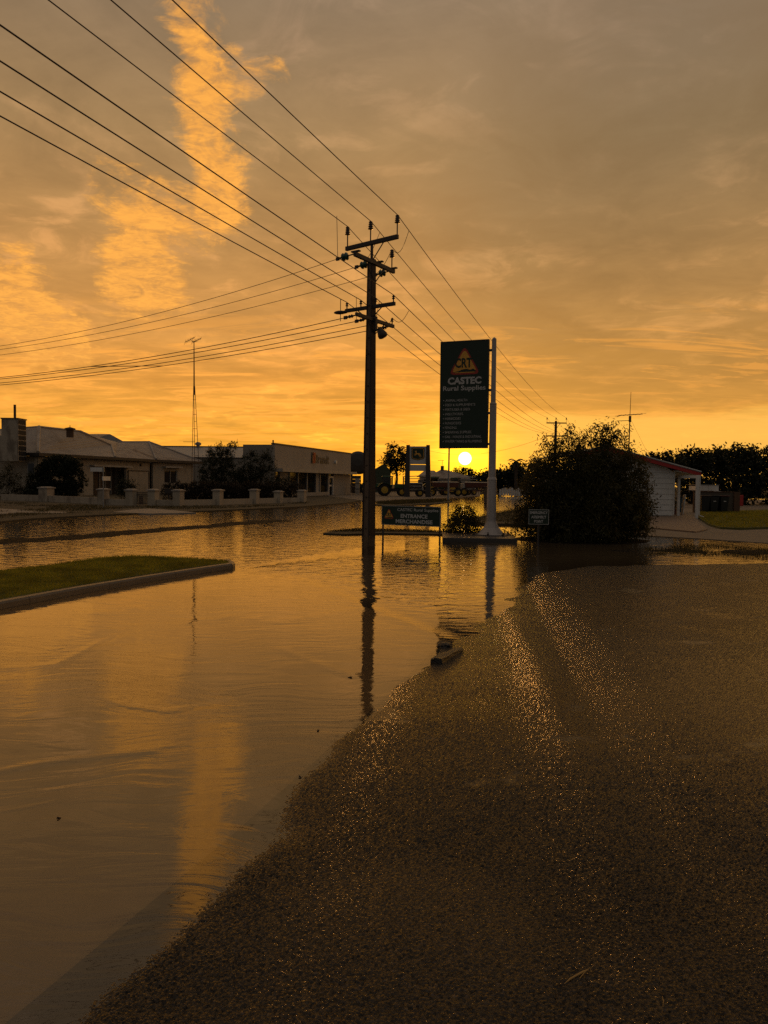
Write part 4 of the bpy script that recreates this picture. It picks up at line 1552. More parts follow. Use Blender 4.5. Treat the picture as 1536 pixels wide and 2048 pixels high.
# ------------------------------------------------------------------ corner house across the road
def build_corner_house():
    ze = 4.0
    E0, E1, E2, E3, E4 = G(-140, 905.5, ze), G(76, 905, ze), G(230, 914, ze), G(312, 919, ze), G(404, 923, ze)
    RAL, RA0, RA1 = G(-150, 872, 6.6), G(78, 854, 6.6), G(160, 863, 6.6)
    V = G(222, 890, 5.5)
    RB0, RB1 = G(236, 884, 6.3), G(298, 884, 6.3)
    t = thing('corner_house', 'cream rendered corner house with hipped corrugated roof and square chimney', 'house', tuple(E1.xy) + (0,))
    for pts, m in (((E0, E1, RA0, RAL), 'roof_grey'), ((E1, E2, V), 'roof_grey'), ((E1, V, RA1), 'roof_grey'), ((E1, RA1, RA0), 'roof_grey'),
                   ((E2, E3, RB1), 'roof_rust'), ((E2, RB1, RB0), 'roof_rust'), ((E2, RB0, V), 'roof_rust'), ((E3, E4, RB1), 'roof_rust')):
        pass
    obj('roof', MB().slab((E0, E1, RA0, RAL), .05).slab((E1, E2, V), .05).slab((E1, V, RA1), .05).slab((E1, RA1, RA0), .05), M['roof_grey'], t, world=True)
    bkA = RA1 + Vector((-4, 12, -1.4))
    bkB = RB0 + Vector((-1, 12, -.5))
    obj('roof', MB().slab((E2, E3, RB1), .05).slab((E2, RB1, RB0), .05).slab((E2, RB0, V), .05).slab((E3, E4, RB1), .05), M['roof_rust'], t, world=True)
    obj('rear_roof', MB().slab((RA1, V, RB0, bkB, bkA), .05).slab((RB0, RB1, E4 + Vector((0, .5, 0)), bkB), .05), M['roof_grey'], t, world=True)
    for a, b, r in ((E1, RA0, .17), (RA0, RA1, .12), (RA1, V, .13), (V, E2, .11), (RB1, E3, .15), (RB0, RB1, .11), (RB1, E4, .12), (RAL, RA0, .11)):
        obj('ridge_cap', MB().tube([a + Vector((0, 0, .02)), b + Vector((0, 0, .02))], r, 6), M['ridge'], t, world=True)
    # gable at the back
    g0, g1, g2, g3 = D(196, 875, 96), D(219, 868, 96), D(252, 886, 96), D(178, 868, 104)
    gb = MB().slab((g0, g1, g3), .05).slab((g1, g2, g2 + Vector((-2, 8, 0)), g3), .05)
    obj('rear_roof', gb, M['roof_grey'], t, world=True)
    gm = MB()
    gm.add([g0, g1, g2, g2 + Vector((0, 0, -2)), g0 + Vector((0, 0, -2))], [(0, 1, 2, 3, 4)])
    gm.add([p + Vector((0, .2, 0)) for p in (g0, g1, g2, g2 + Vector((0, 0, -2)), g0 + Vector((0, 0, -2)))], [(4, 3, 2, 1, 0)])
    obj('gable_wall', gm, M['trim_light'], t, world=True)
    # gutters
    for a, b in ((E0, E1), (E1, E2), (E2, E3), (E3, E4)):
        f = Front(a, b)
        mb = MB()
        f.box(mb, 0, f.len, ze - .30, ze - .05, -.05, .10)
        obj('gutter', mb, M['trim_dark'], t, world=True)
        mb = MB()
        f.box(mb, 0, f.len, ze - .33, ze - .302, -.85, -.05)
        obj('soffit', mb, M['trim_dark'], t, world=True)
    # walls
    zt = ze - .335
    FL, FA = Front(E0, E1), Front(E1, E3)
    FR = Front(E3, E4)
    w0, w1 = -.80, -.55
    mb = MB()
    FL.box(mb, 0, FL.len - .5, .0, zt, w0, w1)
    obj('wall', mb, M['render'], t, world=True)
    u = FL.u
    a, b = u(46), u(64)
    mb = MB()
    FL.box(mb, a, b, 1.6, FL.z(50, 924), w1 + .002, w1 + .06)
    wf = obj('window', mb, M['trim_light'], t, world=True)
    mb = MB()
    FL.box(mb, a + .12, b - .12, 1.72, FL.z(50, 924) - .12, w1 + .061, w1 + .08)
    obj('pane', mb, M['glass'], wf, world=True)
    ua = [FA.u(p) for p in (78, 196, 222, 262, 309)]
    zl = 3.0
    mb = MB()
    FA.box(mb, .5, ua[1], 0, zt, w0, w1)
    obj('wall', mb, M['render'], t, world=True)
    mb = MB()
    FA.box(mb, ua[3], ua[4] - .1, 0, zt, w0, w1)
    obj('wall', mb, M['render'], t, world=True)
    mb = MB()
    FA.box(mb, ua[1], ua[3], zl, zt, w0, w1)
    obj('porch_lintel', mb, M['render'], t, world=True)
    mb = MB()
    FA.box(mb, ua[1] - .5, ua[3] + .4, zl - .05, zl + .12, w1 + .002, w1 + .5)
    obj('porch_awning', mb, M['trim_light'], t, world=True)
    mb = MB()
    FA.box(mb, ua[1], ua[3], 0, zl, w0 - 1.4, w0 - 1.2)
    obj('porch_wall', mb, M['wood'], t, world=True)
    mb = MB()
    FA.box(mb, ua[1] + .15, ua[2], 0.1, zl - .3, w0 - 1.19, w0 - 1.12)
    dr = obj('door', mb, M['trim_dark'], t, world=True)
    mb = MB()
    FA.box(mb, ua[2] - .35, ua[2] - .2, 1.15, 1.25, w0 - 1.118, w0 - 1.06)
    obj('handle', mb, M['galv'], dr, world=True)
    for i in range(3):
        uu = ua[2] + (ua[3] - ua[2]) * (i + .8) / 3.6
        mb = MB()
        FA.box(mb, uu, uu + .12, 0, zl, w0 - 1.18, w0 - 1.1)
        obj('porch_stud', mb, M['trim_light'], t, world=True)
    # roller panel with a dark surround
    ga, gbb = FA.u(266), FA.u(305)
    zg = FA.z(285, 943)
    for (q0, q1, z0, z1) in ((ga - .12, gbb + .12, zg, zg + .12), (gbb, gbb + .18, 0, zg), (ga - .18, ga, 0, zg)):
        mb = MB()
        FA.box(mb, q0, q1, z0, z1, w1 + .002, w1 + .07)
        obj('door_frame', mb, M['trim_dark'], t, world=True)
    mb = MB()
    FA.box(mb, ga + .002, gbb - .002, .05, zg - .002, w1 + .002, w1 + .04)
    obj('roller_door', mb, M['render'], t, world=True)
    mb = MB()
    mb.tube([FA.p(FA.u(290), w1, FA.z(290, 930)), FA.p(FA.u(290), w1 + .12, FA.z(290, 930))], .16, 10)
    obj('wall_vent', mb, M['trim_dark'], t, world=True)
    # right-hand wall with window
    a, b = FR.u(336), FR.u(362)
    z0, z1 = FR.z(348, 967), FR.z(348, 940)
    for (q0, q1, za, zb) in ((.1, a, 0, zt), (b, FR.len - 1.0, 0, zt), (a, b, 0, z0), (a, b, z1, zt)):
        mb = MB()
        FR.box(mb, q0, q1, za, zb, w0, w1)
        obj('wall', mb, M['render'], t, world=True)
    mb = MB()
    for (q0, q1, za, zb) in ((a, a + .10, z0, z1), (b - .10, b, z0, z1), (a + .1, b - .1, z1 - .1, z1), (a + .1, b - .1, z0, z0 + .1), ((a + b) / 2 - .05, (a + b) / 2 + .05, z0 + .1, z1 - .1)):
        FR.box(mb, q0, q1, za, zb, w0 + .08, w0 + .16)
    wf = obj('window', mb, M['trim_light'], t, world=True)
    for q0, q1 in ((a + .1, (a + b) / 2 - .05), ((a + b) / 2 + .05, b - .1)):
        mb = MB()
        FR.box(mb, q0, q1, z0 + .1, z1 - .1, w0 + .06, w0 + .078)
        obj('pane', mb, M['glass'], wf, world=True)
    mb = MB()
    FR.box(mb, a - .3, b + .35, z1 + .25, z1 + .42, w1 + .002, w1 + .55)
    obj('window_hood', mb, M['trim_light'], t, world=True)
    # body of the house behind the walls
    mb = MB()
    c = [FL.p(0, w0 - .002, 0), FL.p(FL.len - .6, w0 - .002, 0), FA.p(ua[1] - .1, w0 - 1.6, 0), FR.p(.3, w0 - 1.7, 0), FR.p(FR.len - 1, w0 - .002, 0), FR.p(FR.len - 2, -9, 0), FL.p(0, -14, 0)]
    mb.prism([tuple(p[:2]) for p in c], 0, zt - .01)
    obj('wall', mb, M['render'], t, world=True)
    # chimney: rendered stack with a column of dark blocks on its corner
    CY = E1.y - 1.2
    cb, ct = D(30, 912, CY), D(30, 838, CY)
    x0, x1, x2 = D(3, 870, CY).x, D(36, 870, CY).x, D(49, 870, CY).x
    zb, zc = 3.2, ct.z
    mb = MB().box(((x0 + x1) / 2, CY + .75, (zb + zc) / 2), (x1 - x0, 1.5, zc - zb))
    yw = CY - .05
    mb.add([(x0 - 2.0, yw, zb), (x1 - .04, yw, zb), (x1 - .04, yw, D(30, 880, CY).z), (x0, yw, D(30, 871, CY).z), (x0 - 2.0, yw, D(30, 873, CY).z),
            (x0 - 2.0, CY + 1.2, zb), (x1 - .04, CY + 1.2, zb), (x1 - .04, CY + 1.2, D(30, 880, CY).z), (x0, CY + 1.2, D(30, 871, CY).z), (x0 - 2.0, CY + 1.2, D(30, 873, CY).z)],
           [(0, 1, 2, 3, 4), (9, 8, 7, 6, 5), (4, 3, 8, 9), (3, 2, 7, 8)])
    ch = obj('chimney', mb, M['render_old'], t, world=True)
    mb = MB().box(((x0 + x1) / 2, CY + .75, zc + .05), (x1 - x0 + .12, 1.62, .1))
    obj('chimney_cap', mb, M['trim_dark'], ch, world=True)
    obj('flue', MB().tube([(D(23, 830, CY).x, CY + .6, zc), (D(23, 830, CY).x, CY + .6, D(23, 808, CY).z)], .11, 8), M['rusty'], ch, world=True)
    nb = 8
    for i in range(nb):
        zz = zb + (zc - zb) * i / nb
        obj('block', MB().box((x1 + .015, CY + .75, zz + (zc - zb) / nb / 2), (.05, 1.30, (zc - zb) / nb - .11)), M['rubber'], ch, world=True)
    # round roof ventilator
    vp = D(140, 862, 72.5)
    mb = MB().lathe([(.34, -.6), (.34, .12), (.52, .14), (.48, .26), (.1, .36), (.03, .38), (.03, .55)], vp, 12)
    obj('roof_vent', mb, M['rusty'], t, world=True, smooth=False)
    return E1


build_corner_house()


def build_garden_wall():
    px = [(-60, 998), (0, 1000), (93, 1003), (207, 1009), (263, 1011), (307, 1011), (357, 1012), (436, 1010), (509, 1007.5), (557, 1006), (604, 1005)]
    pts = [G(x, y, .06) for x, y in px]
    t = thing('garden_wall', 'low cream rendered garden wall with square capped pillars round the corner house', 'wall', tuple(pts[4].xy) + (0,))
    for i, (a, b) in enumerate(zip(pts[:-1], pts[1:])):
        if i == 4:
            continue
        f = Front(a, b)
        mb = MB()
        f.box(mb, .27, f.len - .27, -.05, .50 if i < 3 else .44, -.10, .10)
        obj('wall_panel', mb, M['render_old'] if i < 4 else M['render'], t, world=True)
    for i, p in enumerate(pts):
        if i == 1 or i == 0:
            continue
        w = .74 if i == 2 else .52
        h = 1.0 if i < 9 else .86
        if i == len(pts) - 1:
            h = .92
        pl = obj('pillar', MB().box((p.x, p.y, h / 2 - .05), (w, w, h + .1), rz=-.3), M['render_old'] if i < 4 else M['render'], t, world=True)
        obj('pillar_cap', MB().box((p.x, p.y, h + .045), (w + .14, w + .14, .08), rz=-.3).box((p.x, p.y, h + .105), (w + .02, w + .02, .04), rz=-.3, taper=.6), M['ridge'], pl, world=True)
    # gate between its pillars
    a, b = pts[4], pts[5]
    f = Front(a, b)
    g = thing('garden_gate', 'dark iron garden gate between two pillars of the low wall', 'gate', tuple(a.xy) + (0,))
    for (q0, q1, z0, z1) in ((.32, f.len - .32, .15, .19), (.32, f.len - .32, .88, .92), (.32, .36, .19, .88), (f.len - .36, f.len - .32, .19, .88)):
        mb = MB()
        f.box(mb, q0, q1, z0, z1, -.02, .02)
        obj('gate_rail', mb, M['steel_dark'], g, world=True)
    k = 10
    for i in range(k):
        q = .36 + (f.len - .72) * (i + .5) / k
        mb = MB()
        f.box(mb, q - .012, q + .012, .192, .878, -.012, .012)
        obj('gate_bar', mb, M['steel_dark'], g, world=True)
    # steps up to the porch behind the gate
    st = thing('porch_steps', 'dark timber steps rising behind the iron garden gate', 'steps', tuple(a.xy) + (0,))
    for i in range(5):
        mb = MB()
        f.box(mb, .45, f.len - .6, .12 * i, .12 * i + .12, -2.2 - .4 * (i + 1), -2.2 - .4 * i - .003)
        obj('step', mb, M['wood'], st, world=True)
    # letterbox
    p = G(328, 1010) + Vector((0, 1.2, 0))
    lb = thing('letterbox', 'small dark letterbox on a post behind the garden wall', 'letterbox', tuple(p))
    obj('post', MB().box((p.x, p.y, .35), (.08, .08, .8)), M['steel_dark'], lb, world=True)
    obj('box', MB().box((p.x, p.y, .93), (.55, .3, .32)).box((p.x, p.y, 1.11), (.6, .36, .03)), M['steel_dark'], lb, world=True)


build_garden_wall()


def build_street_sign():
    p = G(207, 1014, .06)
    p = G(207, 1016, .06)
    t = thing('street_sign', 'street name sign post with two pale blades before the porch', 'street sign', tuple(p))
    zt = D(207, 933, p.y).z
    obj('post', MB().tube([p, (p.x, p.y, zt)], .035, 8), M['galv'], t, world=True)
    z = D(195, 939, p.y).z
    x0 = D(180, 939, p.y).x
    obj('blade', MB().box(((x0 + p.x) / 2, p.y, z), (p.x - x0 - .06, .03, .24)), M['white'], t, world=True)
    z = D(210, 957, p.y).z
    obj('blade', MB().box((p.x + .08, p.y + .25, z), (.05, .9, .24), rz=-.12), M['white'], t, world=True)
    z0 = D(195, 939, p.y).z
    obj('bracket', MB().box((p.x, p.y, z0), (.1, .08, .3)), M['galv'], t, world=True)


build_street_sign()

SY = 61.0
plant('shrub', 'big dense black-green rounded shrub before the corner house', 'shrub', (D(112, 990, SY).x, SY, 0),
      px_ells([(112, 950, 40, 42), (80, 968, 30, 32), (148, 956, 25, 38), (125, 930, 30, 22), (105, 985, 52, 22)], SY, .45), 46000, .12, M['leaf_dark'], .06, clump=.14, seed=60, aspect=.55, shell=.6)
plant('shrub', 'thin upright twiggy shrub at the picture edge by the chimney', 'shrub', (D(16, 990, SY).x, SY, 0),
      px_ells([(8, 965, 16, 28), (30, 968, 14, 24), (20, 940, 10, 14), (45, 985, 24, 14), (-20, 970, 20, 24)], SY, .5), 5200, .15, M['leaf_gum'], .04, clump=.2, seed=61, aspect=.3, shell=.1, droop=-.5, per=14)
plant('shrub', 'bushy dark shrub beside the porch behind the wall', 'shrub', (D(255, 998, 62.5).x, 62.5, 0),
      px_ells([(250, 980, 18, 20), (268, 975, 10, 14), (242, 970, 8, 12)], 62.5, .6), 3600, .13, M['leaf_dark'], .04, clump=.15, seed=62, droop=-.3)
HY = 63.0
plant('hedge', 'long brown clipped hedge behind the garden wall', 'hedge', (D(440, 1000, 60.5).x, 60.5, 0),
      [(*(D(x, 986, 58.0 + (x - 350) * .014)), .95, .6, .92) for x in range(345, 590, 17)], 44000, .10, M['leaf_hedge'], .03, clump=.12, seed=63, aspect=.55, shell=.6)
plant('shrub', 'tall loose shrub with twigs above the shed roof, nearest the mast', 'shrub', (D(437, 990, 70).x, 70, 0),
      px_ells([(437, 935, 34, 40), (420, 955, 26, 34), (455, 950, 26, 36), (445, 905, 22, 16), (425, 903, 12, 10), (460, 893, 14, 8)], 70, .6), 9000, .17, M['leaf_dark'], .06, clump=.24, seed=64, aspect=.4, shell=.3, droop=-.2)
plant('shrub', 'tall dark shrub between the twiggy shrub and the shop wall', 'shrub', (D(515, 990, 70).x, 70, 0),
      px_ells([(505, 940, 28, 36), (530, 935, 20, 32), (495, 960, 30, 28), (530, 908, 12, 10), (508, 912, 12, 8), (560, 968, 30, 20), (480, 975, 40, 20)], 70, .6), 11000, .17, M['leaf_dark'], .06, clump=.24, seed=65, aspect=.4, shell=.3, droop=-.2)


def build_mast():
    Y = 84.0
    b = D(392, 985, Y)
    t = thing('aerial_mast', 'tall lattice television mast with two aerials on top', 'mast', (b.x, Y, 0))
    k = Y / F_PX
    feet = [Vector((D(x, 920, Y).x, Y + dy, 0)) for x, dy in ((383, 0), (392.5, -.6), (401, 0))]
    ztop = D(388, 772, Y).z
    zpts = [Vector((D(x, 772, Y).x, Y + dy, ztop)) for x, dy in ((387.0, 0), (388.2, -.12), (389.6, 0))]
    feet = [f + Vector((0, 0, 0)) for f in feet]
    for a, c in zip(feet, zpts):
        obj('leg', MB().tube([a, c], .032, 5), M['galv' if False else 'rusty'], t, world=True)
    rungs = MB()
    zs = [3.2, 4.4, 5.4, 6.6, 7.4, 8.2, 9.0, 9.7, 10.6, 11.4]
    for i, z in enumerate(zs):
        f = z / ztop
        ps = [a.lerp(c, f) for a, c in zip(feet, zpts)]
        if i % 2 == 0:
            obj('rung', MB().tube([ps[0], ps[1]], .022, 4).tube([ps[1], ps[2]], .022, 4), M['rusty'], t, world=True)
        else:
            obj('rung', MB().tube([ps[1], ps[2]], .022, 4), M['rusty'], t, world=True)
    zt = D(388, 684, Y).z
    obj('pole', MB().tube([(zpts[1].x, Y, ztop - 1), (zpts[1].x, Y, ztop + .6), (D(388, 684, Y).x, Y, zt)], [.09, .075, .045], 6), M['rusty'], t, world=True)
    for (x0, y0, x1, y1, up) in ((370, 684.5, 389, 675, 0), (384, 684.5, 402, 677, 0)):
        a, c = D(x0, y0, Y - .5), D(x1, y1, Y + .5)
        mb = MB().tube([a, c], .03, 4)
        for i in range(7):
            p = a.lerp(c, i / 6)
            mb.tube([p + Vector((-.1, 0, -.28 + i * .02)), p + Vector((.1, 0, .28 - i * .02))], .014, 4)
        an = obj('aerial', mb, M['rusty'], t, world=True)
    top = Vector((D(388, 684, Y).x, Y, zt))
    obj('aerial_bracket', MB().tube([top, D(382, 681, Y)], .025, 4).tube([top, D(394, 682, Y)], .025, 4), M['rusty'], t, world=True)
    z = D(388, 884, Y).z
    obj('side_aerial', MB().tube([(D(368, 884, Y).x, Y - .3, z), (D(391, 884, Y).x, Y - .3, z)], .022, 4), M['rusty'], t, world=True)


build_mast()


# ------------------------------------------------------------------ dealership
def build_shop():
    A, B_ = D(549, 985, 73), D(701, 985, 97)
    f = Front(A, B_)
    t = thing('dealer_shop', 'flat fronted cream shop with a deep parapet and red striped name', 'shop building', (A.x, A.y, 0))
    zt = f.z(552, 889)
    za = f.z(620, 940)
    L = f.len
    # parapet and flank
    mb = MB()
    f.box(mb, 0, L, za + .004, zt, -.3, 0)
    obj('parapet', mb, M['shopwall'], t, world=True)
    mb = MB()
    f.box(mb, -.03, L + .03, zt + .002, zt + .14, -.36, .05)
    obj('parapet_cap', mb, M['trim_dark'], t, world=True)
    mb = MB()
    f.box(mb, 0.0, L, za - .32, za, -.3, .85)
    obj('awning', mb, M['trim_light'], t, world=True)
    side = Front(A + Vector((-3.2, .6, 0)), A)
    mb = MB()
    side.box(mb, 0, side.len - .02, 0, zt - .02, -.25, -.02)
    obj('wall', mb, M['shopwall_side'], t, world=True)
    mb = MB()
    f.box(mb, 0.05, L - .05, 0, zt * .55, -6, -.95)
    obj('wall', mb, M['shopwall_side'], t, world=True)
    # shop windows between posts
    u = lambda p: f.u(p)
    zz = .45
    mb = MB()
    f.box(mb, u(668), L, 0, za - .33, -.3, -.02)
    obj('wall', mb, M['shopwall'], t, world=True)
    mb = MB()
    f.box(mb, 0, u(658), 0, zz, -.3, -.02)
    obj('plinth', mb, M['trim_light'], t, world=True)
    edges = [552, 562, 581, 598, 616, 634, 642, 658]
    for a, b in zip(edges[:-1], edges[1:]):
        mb = MB()
        f.box(mb, u(a) + .09, u(b) - .09, zz, za - .33, -.24, -.2)
        o = obj('window_pane', mb, M['curtain'] if a in (562, 634) else M['glass'], t, world=True)
    for a in edges:
        mb = MB()
        f.box(mb, u(a) - .085, u(a) + .085, zz, za - .33, -.3, -.06)
        obj('window_post', mb, M['trim_light'], t, world=True)
    zd = f.z(662, 956)
    mb = MB()
    for (q0, q1, z0, z1) in ((u(658) + .09, u(659.6), 0, zd), (u(666.8), u(668) - .002, 0, zd), (u(658) + .09, u(668) - .002, zd, zd + .2)):
        f.box(mb, q0, q1, z0, z1, -.25, -.04)
    dr = obj('door', mb, M['white'], t, world=True)
    mb = MB()
    f.box(mb, u(659.8), u(666.6), .1, zd - .05, -.22, -.16)
    obj('pane', mb, M['glass'], dr, world=True)
    mb = MB()
    f.box(mb, u(661), u(665.5), zd * .52, zd * .62, -.155, -.14)
    obj('notice', mb, M['white'], dr, world=True)
    mb = MB()
    f.box(mb, u(658) + .09, u(668) - .002, zd + .21, za - .33, -.24, -.2)
    obj('window_pane', mb, M['glass'], t, world=True)
    # name on the parapet: two slanted red bars, then dark letters
    z0, z1 = f.z(640, 927.5), f.z(640, 906.5)
    zc = (z0 + z1) / 2
    for (p0, m) in ((621.5, 'trim_dark'), (624.2, 'sign_red'), (626.9, 'sign_red')):
        a = u(p0)
        w = (u(626) - u(624)) * .78
        sl = (z1 - z0) * .18
        pts = [(a, z0), (a + w, z0), (a + w + sl, z1), (a + sl, z1)]
        mb = MB()
        vs_ = [f.p(q, .10, z) for q, z in pts] + [f.p(q, .004, z) for q, z in pts]
        mb.add(vs_, [(0, 1, 2, 3), (7, 6, 5, 4), (0, 4, 5, 1), (1, 5, 6, 2), (2, 6, 7, 3), (3, 7, 4, 0)])
        obj('name_bar', mb, M[m], t, world=True)
    ua, ub = u(630), u(657.5)
    for i, ch in enumerate('Brandt'):
        ws = [1.0, .72, .95, .98, 1.0, .7]
        tot = sum(ws)
        q0 = ua + (ub - ua) * sum(ws[:i]) / tot
        q1 = ua + (ub - ua) * sum(ws[:i + 1]) / tot
        tall = ch in 'Bdt'
        h = (z1 - z0) * (.80 if tall else .60)
        zz_ = z0 + .02 + h / 2
        for k, (off, mm) in enumerate(((.03, 'trim_dark'),)):
            tm = text_mb(ch, (q1 - q0) * .86, h, .03)
            mb = MB()
            vs_ = []
            for (x, _, z) in tm.v:
                vs_.append(f.p((q0 + q1) / 2 + x + z * .18, off, zz_ + z))
            mb.add(vs_, tm.f)
            obj('letter', mb, M[mm], t, world=True)
    mb = MB()
    mb.tube([f.p(u(669), 0, f.z(669, 924)), f.p(u(669), .25, f.z(669, 924))], .22, 10)
    obj('wall_light', mb, M['white'], t, world=True)
    obj('pipe_stub', MB().tube([f.p(u(553.5), -.4, zt), f.p(u(553.5), -.4, zt + .45)], .08, 6), M['trim_dark'], t, world=True)
    # long shed behind
    SYf, SYr = 112.0, 126.0
    x0, x1 = D(225, 950, SYr).x, D(560, 950, SYr).x
    zr, zev = D(400, 894, SYr).z, D(400, 914, SYf).z
    s_ = thing('storage_shed', 'long grey metal shed roof behind the shrubs and mast', 'shed', ((x0 + x1) / 2, SYr, 0))
    obj('wall', MB().box(((x0 + x1) / 2, SYr, zev / 2), (x1 - x0 - .4, 2 * (SYr - SYf) - .6, zev)), M['shopwall_side'], s_, world=True)
    n = 7
    for i in range(n):
        a, b = x0 + (x1 - x0) * i / n, x0 + (x1 - x0) * (i + 1) / n - .02
        obj('roof_sheet', MB().slab([(a, SYf, zev), (b, SYf, zev), (b, SYr, zr), (a, SYr, zr)], .05), M['shed_roof'], s_, world=True)
    obj('rear_roof', MB().slab([(x0, 2 * SYr - SYf, zev), (x1, 2 * SYr - SYf, zev), (x1, SYr + .1, zr), (x0, SYr + .1, zr)], .05), M['shed_roof'], s_, world=True)
    obj('ridge_cap', MB().tube([(x0, SYr, zr), (x1, SYr, zr)], .18, 6), M['trim_dark'], s_, world=True)
    vp = Vector((D(398, 890, SYr).x, SYr - .6, zr))
    obj('roof_vent', MB().lathe([(.30, -.4), (.30, .25), (.52, .3), (.52, .62), (.2, .8)], vp, 12), M['galv'], s_, world=True)
    sk0, sk1 = D(349, 910, SYf + 5), D(360, 896, SYr - 1)
    return f


SHOP = build_shop()


def build_tank():
    Y = 108.0
    c = D(717, 926, Y)
    r = 22.5 * Y / F_PX
    t = thing('elevated_tank', 'big dark round tank end showing beside the shop corner', 'tank', (c.x, Y, 0))
    obj('tank_shell', MB().lathe([(r * .3, -2.35), (r * .8, -2.2), (r, -1.9), (r, 1.9), (r * .8, 2.2), (r * .3, 2.35)], c, 28, 'Y'), M['tank_dark'], t, world=True, smooth=False)
    for sx in (-1, 1):
        for sy in (-1.4, 1.4):
            obj('leg', MB().box((c.x + sx * r * .6, Y + sy, (c.z - r * .7) / 2), (.18, .18, c.z - r * .7)), M['steel_dark'], t, world=True)
    obj('cradle', MB().box((c.x, Y, c.z - r * .85), (r * 1.7, 3.4, .25)), M['steel_dark'], t, world=True)
    # machinery bay and stacked containers next to it
    b = D(713, 990, 100)
    s = thing('parts_crate', 'dark open-topped crate of machine parts beside the shop', 'crate', (b.x, 100, 0))
    w = 17 * 100 / F_PX
    z1 = D(713, 950, 100).z
    for i in range(5):
        obj('plank', MB().box((b.x, 100, .12 + (z1 - .2) * (i + .5) / 5), (w, 1.2, (z1 - .2) / 5 - .03)), M['steel_dark'], s, world=True)
    for k in range(3):
        p = D(723.5, 0, 98.5)
        zz = .02 + k * .72
        q = thing('carton', ['pale plastic carton, bottom of the stack by the pole', 'pale plastic carton, middle of the stack by the pole', 'pale plastic carton, top of the stack by the pole'][k], 'carton', (p.x, 98.5, zz), 0, 'pale cartons stacked beside the crate')
        bevel(obj('body', MB().box((0, 0, .33), (.55, .55, .66)), M['tankpoly'], q), .05, 2)
        obj('lid', MB().box((0, 0, .685), (.58, .58, .03)), M['galv'], q)
    # green gabled shed
    Y = 118.0
    l, a, r_ = D(738, 945, Y), D(768, 927, Y), D(784, 946, Y)
    g = thing('green_shed', 'dull green gabled shed under the gum tree', 'shed', (a.x, Y, 0))
    r_.z = l.z
    mb = MB().prism([(l.x + .2, Y), (r_.x - .2, Y), (r_.x - .2, Y + 9), (l.x + .2, Y + 9)], 0, l.z)
    mb.add([(l.x + .2, Y, l.z), (r_.x - .2, Y, l.z), (a.x, Y, a.z), (l.x + .2, Y + 9, l.z), (r_.x - .2, Y + 9, l.z), (a.x, Y + 9, a.z)], [(0, 1, 2), (5, 4, 3)])
    obj('wall', mb, M['green_shed'], g, world=True)
    obj('roof', MB().slab([l, a, a + Vector((0, 9.3, 0)), l + Vector((0, 9.3, 0))], .06).slab([a, r_, r_ + Vector((0, 9.3, 0)), a + Vector((0, 9.3, 0))], .06), M['green_shed'], g, world=True)


build_tank()


def build_dealer_sign():
    Y = 84.0
    c = D(835, 995, Y)
    k = Y / F_PX
    t = thing('dealer_pylon_sign', 'pale sign with a leaping deer badge between two dark pylons', 'sign', (c.x, Y, 0), R(-10))
    ztop = D(835, 890, Y).z
    pz = D(835, 942, Y).z
    for s_ in (-1, 1):
        vs_ = []
        for z, w, off in ((-.1, .62, 21.5), (ztop, .36, 20.0)):
            x = s_ * off * k
            for (i, j) in ((-1, -1), (1, -1), (1, 1), (-1, 1)):
                vs_.append((x + i * w / 2, j * .25, z))
        obj('pylon', MB().add(vs_, [(0, 3, 2, 1), (4, 5, 6, 7), (0, 1, 5, 4), (1, 2, 6, 5), (2, 3, 7, 6), (3, 0, 4, 7)]), M['trim_dark'], t)
    W = 36 * k
    zt = ztop - .15
    zs = D(835, 929, Y).z
    obj('sign_panel', MB().box((0, 0, (zs + zt) / 2 + .015), (W, .2, zt - zs - .03)), M['sign_white'], t)
    obj('lower_panel', MB().box((0, 0, (pz + zs) / 2 - .015), (W, .2, zs - pz - .03)), M['sign_white'], t)
    cx, cz = 0.0, D(835, 908, Y).z
    hw, hh = 13.2 * k, 12.5 * k

    def badge(s_, y0, y1, m, nm):
        pts = []
        base = [(-.86, 1.0), (.86, 1.0), (1.0, .86), (1.0, -.55), (.82, -.80), (0, -1.0), (-.82, -.80), (-1.0, -.55), (-1.0, .86)]
        pts = [(cx + x * hw * s_, cz + z * hh * s_) for x, z in base][::-1]
        n = len(pts)
        vs_ = [(p[0], y0, p[1]) for p in pts] + [(p[0], y1, p[1]) for p in pts]
        fs = [tuple(range(n)), tuple(reversed(range(n, 2 * n)))] + [((i + 1) % n, i, n + i, n + (i + 1) % n) for i in range(n)]
        obj(nm, MB().add(vs_, fs), M[m], t)
    badge(1.0, -.125, -.102, 'sign_green', 'badge_border')
    badge(.90, -.130, -.1255, 'sign_orange', 'badge_line')
    badge(.84, -.135, -.1305, 'sign_green', 'badge_field')
    deer = [(-.62, .42), (-.50, .50), (-.42, .62), (-.36, .52), (-.30, .66), (-.24, .46), (-.28, .30), (-.20, .16), (.10, .14), (.34, .12), (.46, .02), (.56, -.22), (.74, -.44), (.70, -.50), (.46, -.30), (.34, -.12), (.24, -.08), (.36, -.30), (.58, -.56), (.52, -.60), (.24, -.34), (.10, -.10), (-.14, -.08), (-.30, -.10), (-.46, -.28), (-.70, -.26), (-.70, -.20), (-.50, -.20), (-.42, -.04), (-.56, -.10), (-.80, -.06), (-.80, 0), (-.54, .0), (-.42, .10), (-.42, .32), (-.52, .36)]
    pts = [(cx + x * hw * .78, cz + z * hh * .9) for x, z in deer]
    n = len(pts)
    obj('badge_deer', MB().add([(p[0], -.1385, p[1]) for p in pts], [tuple(reversed(range(n)))]), M['sign_orange'], t)


build_dealer_sign()


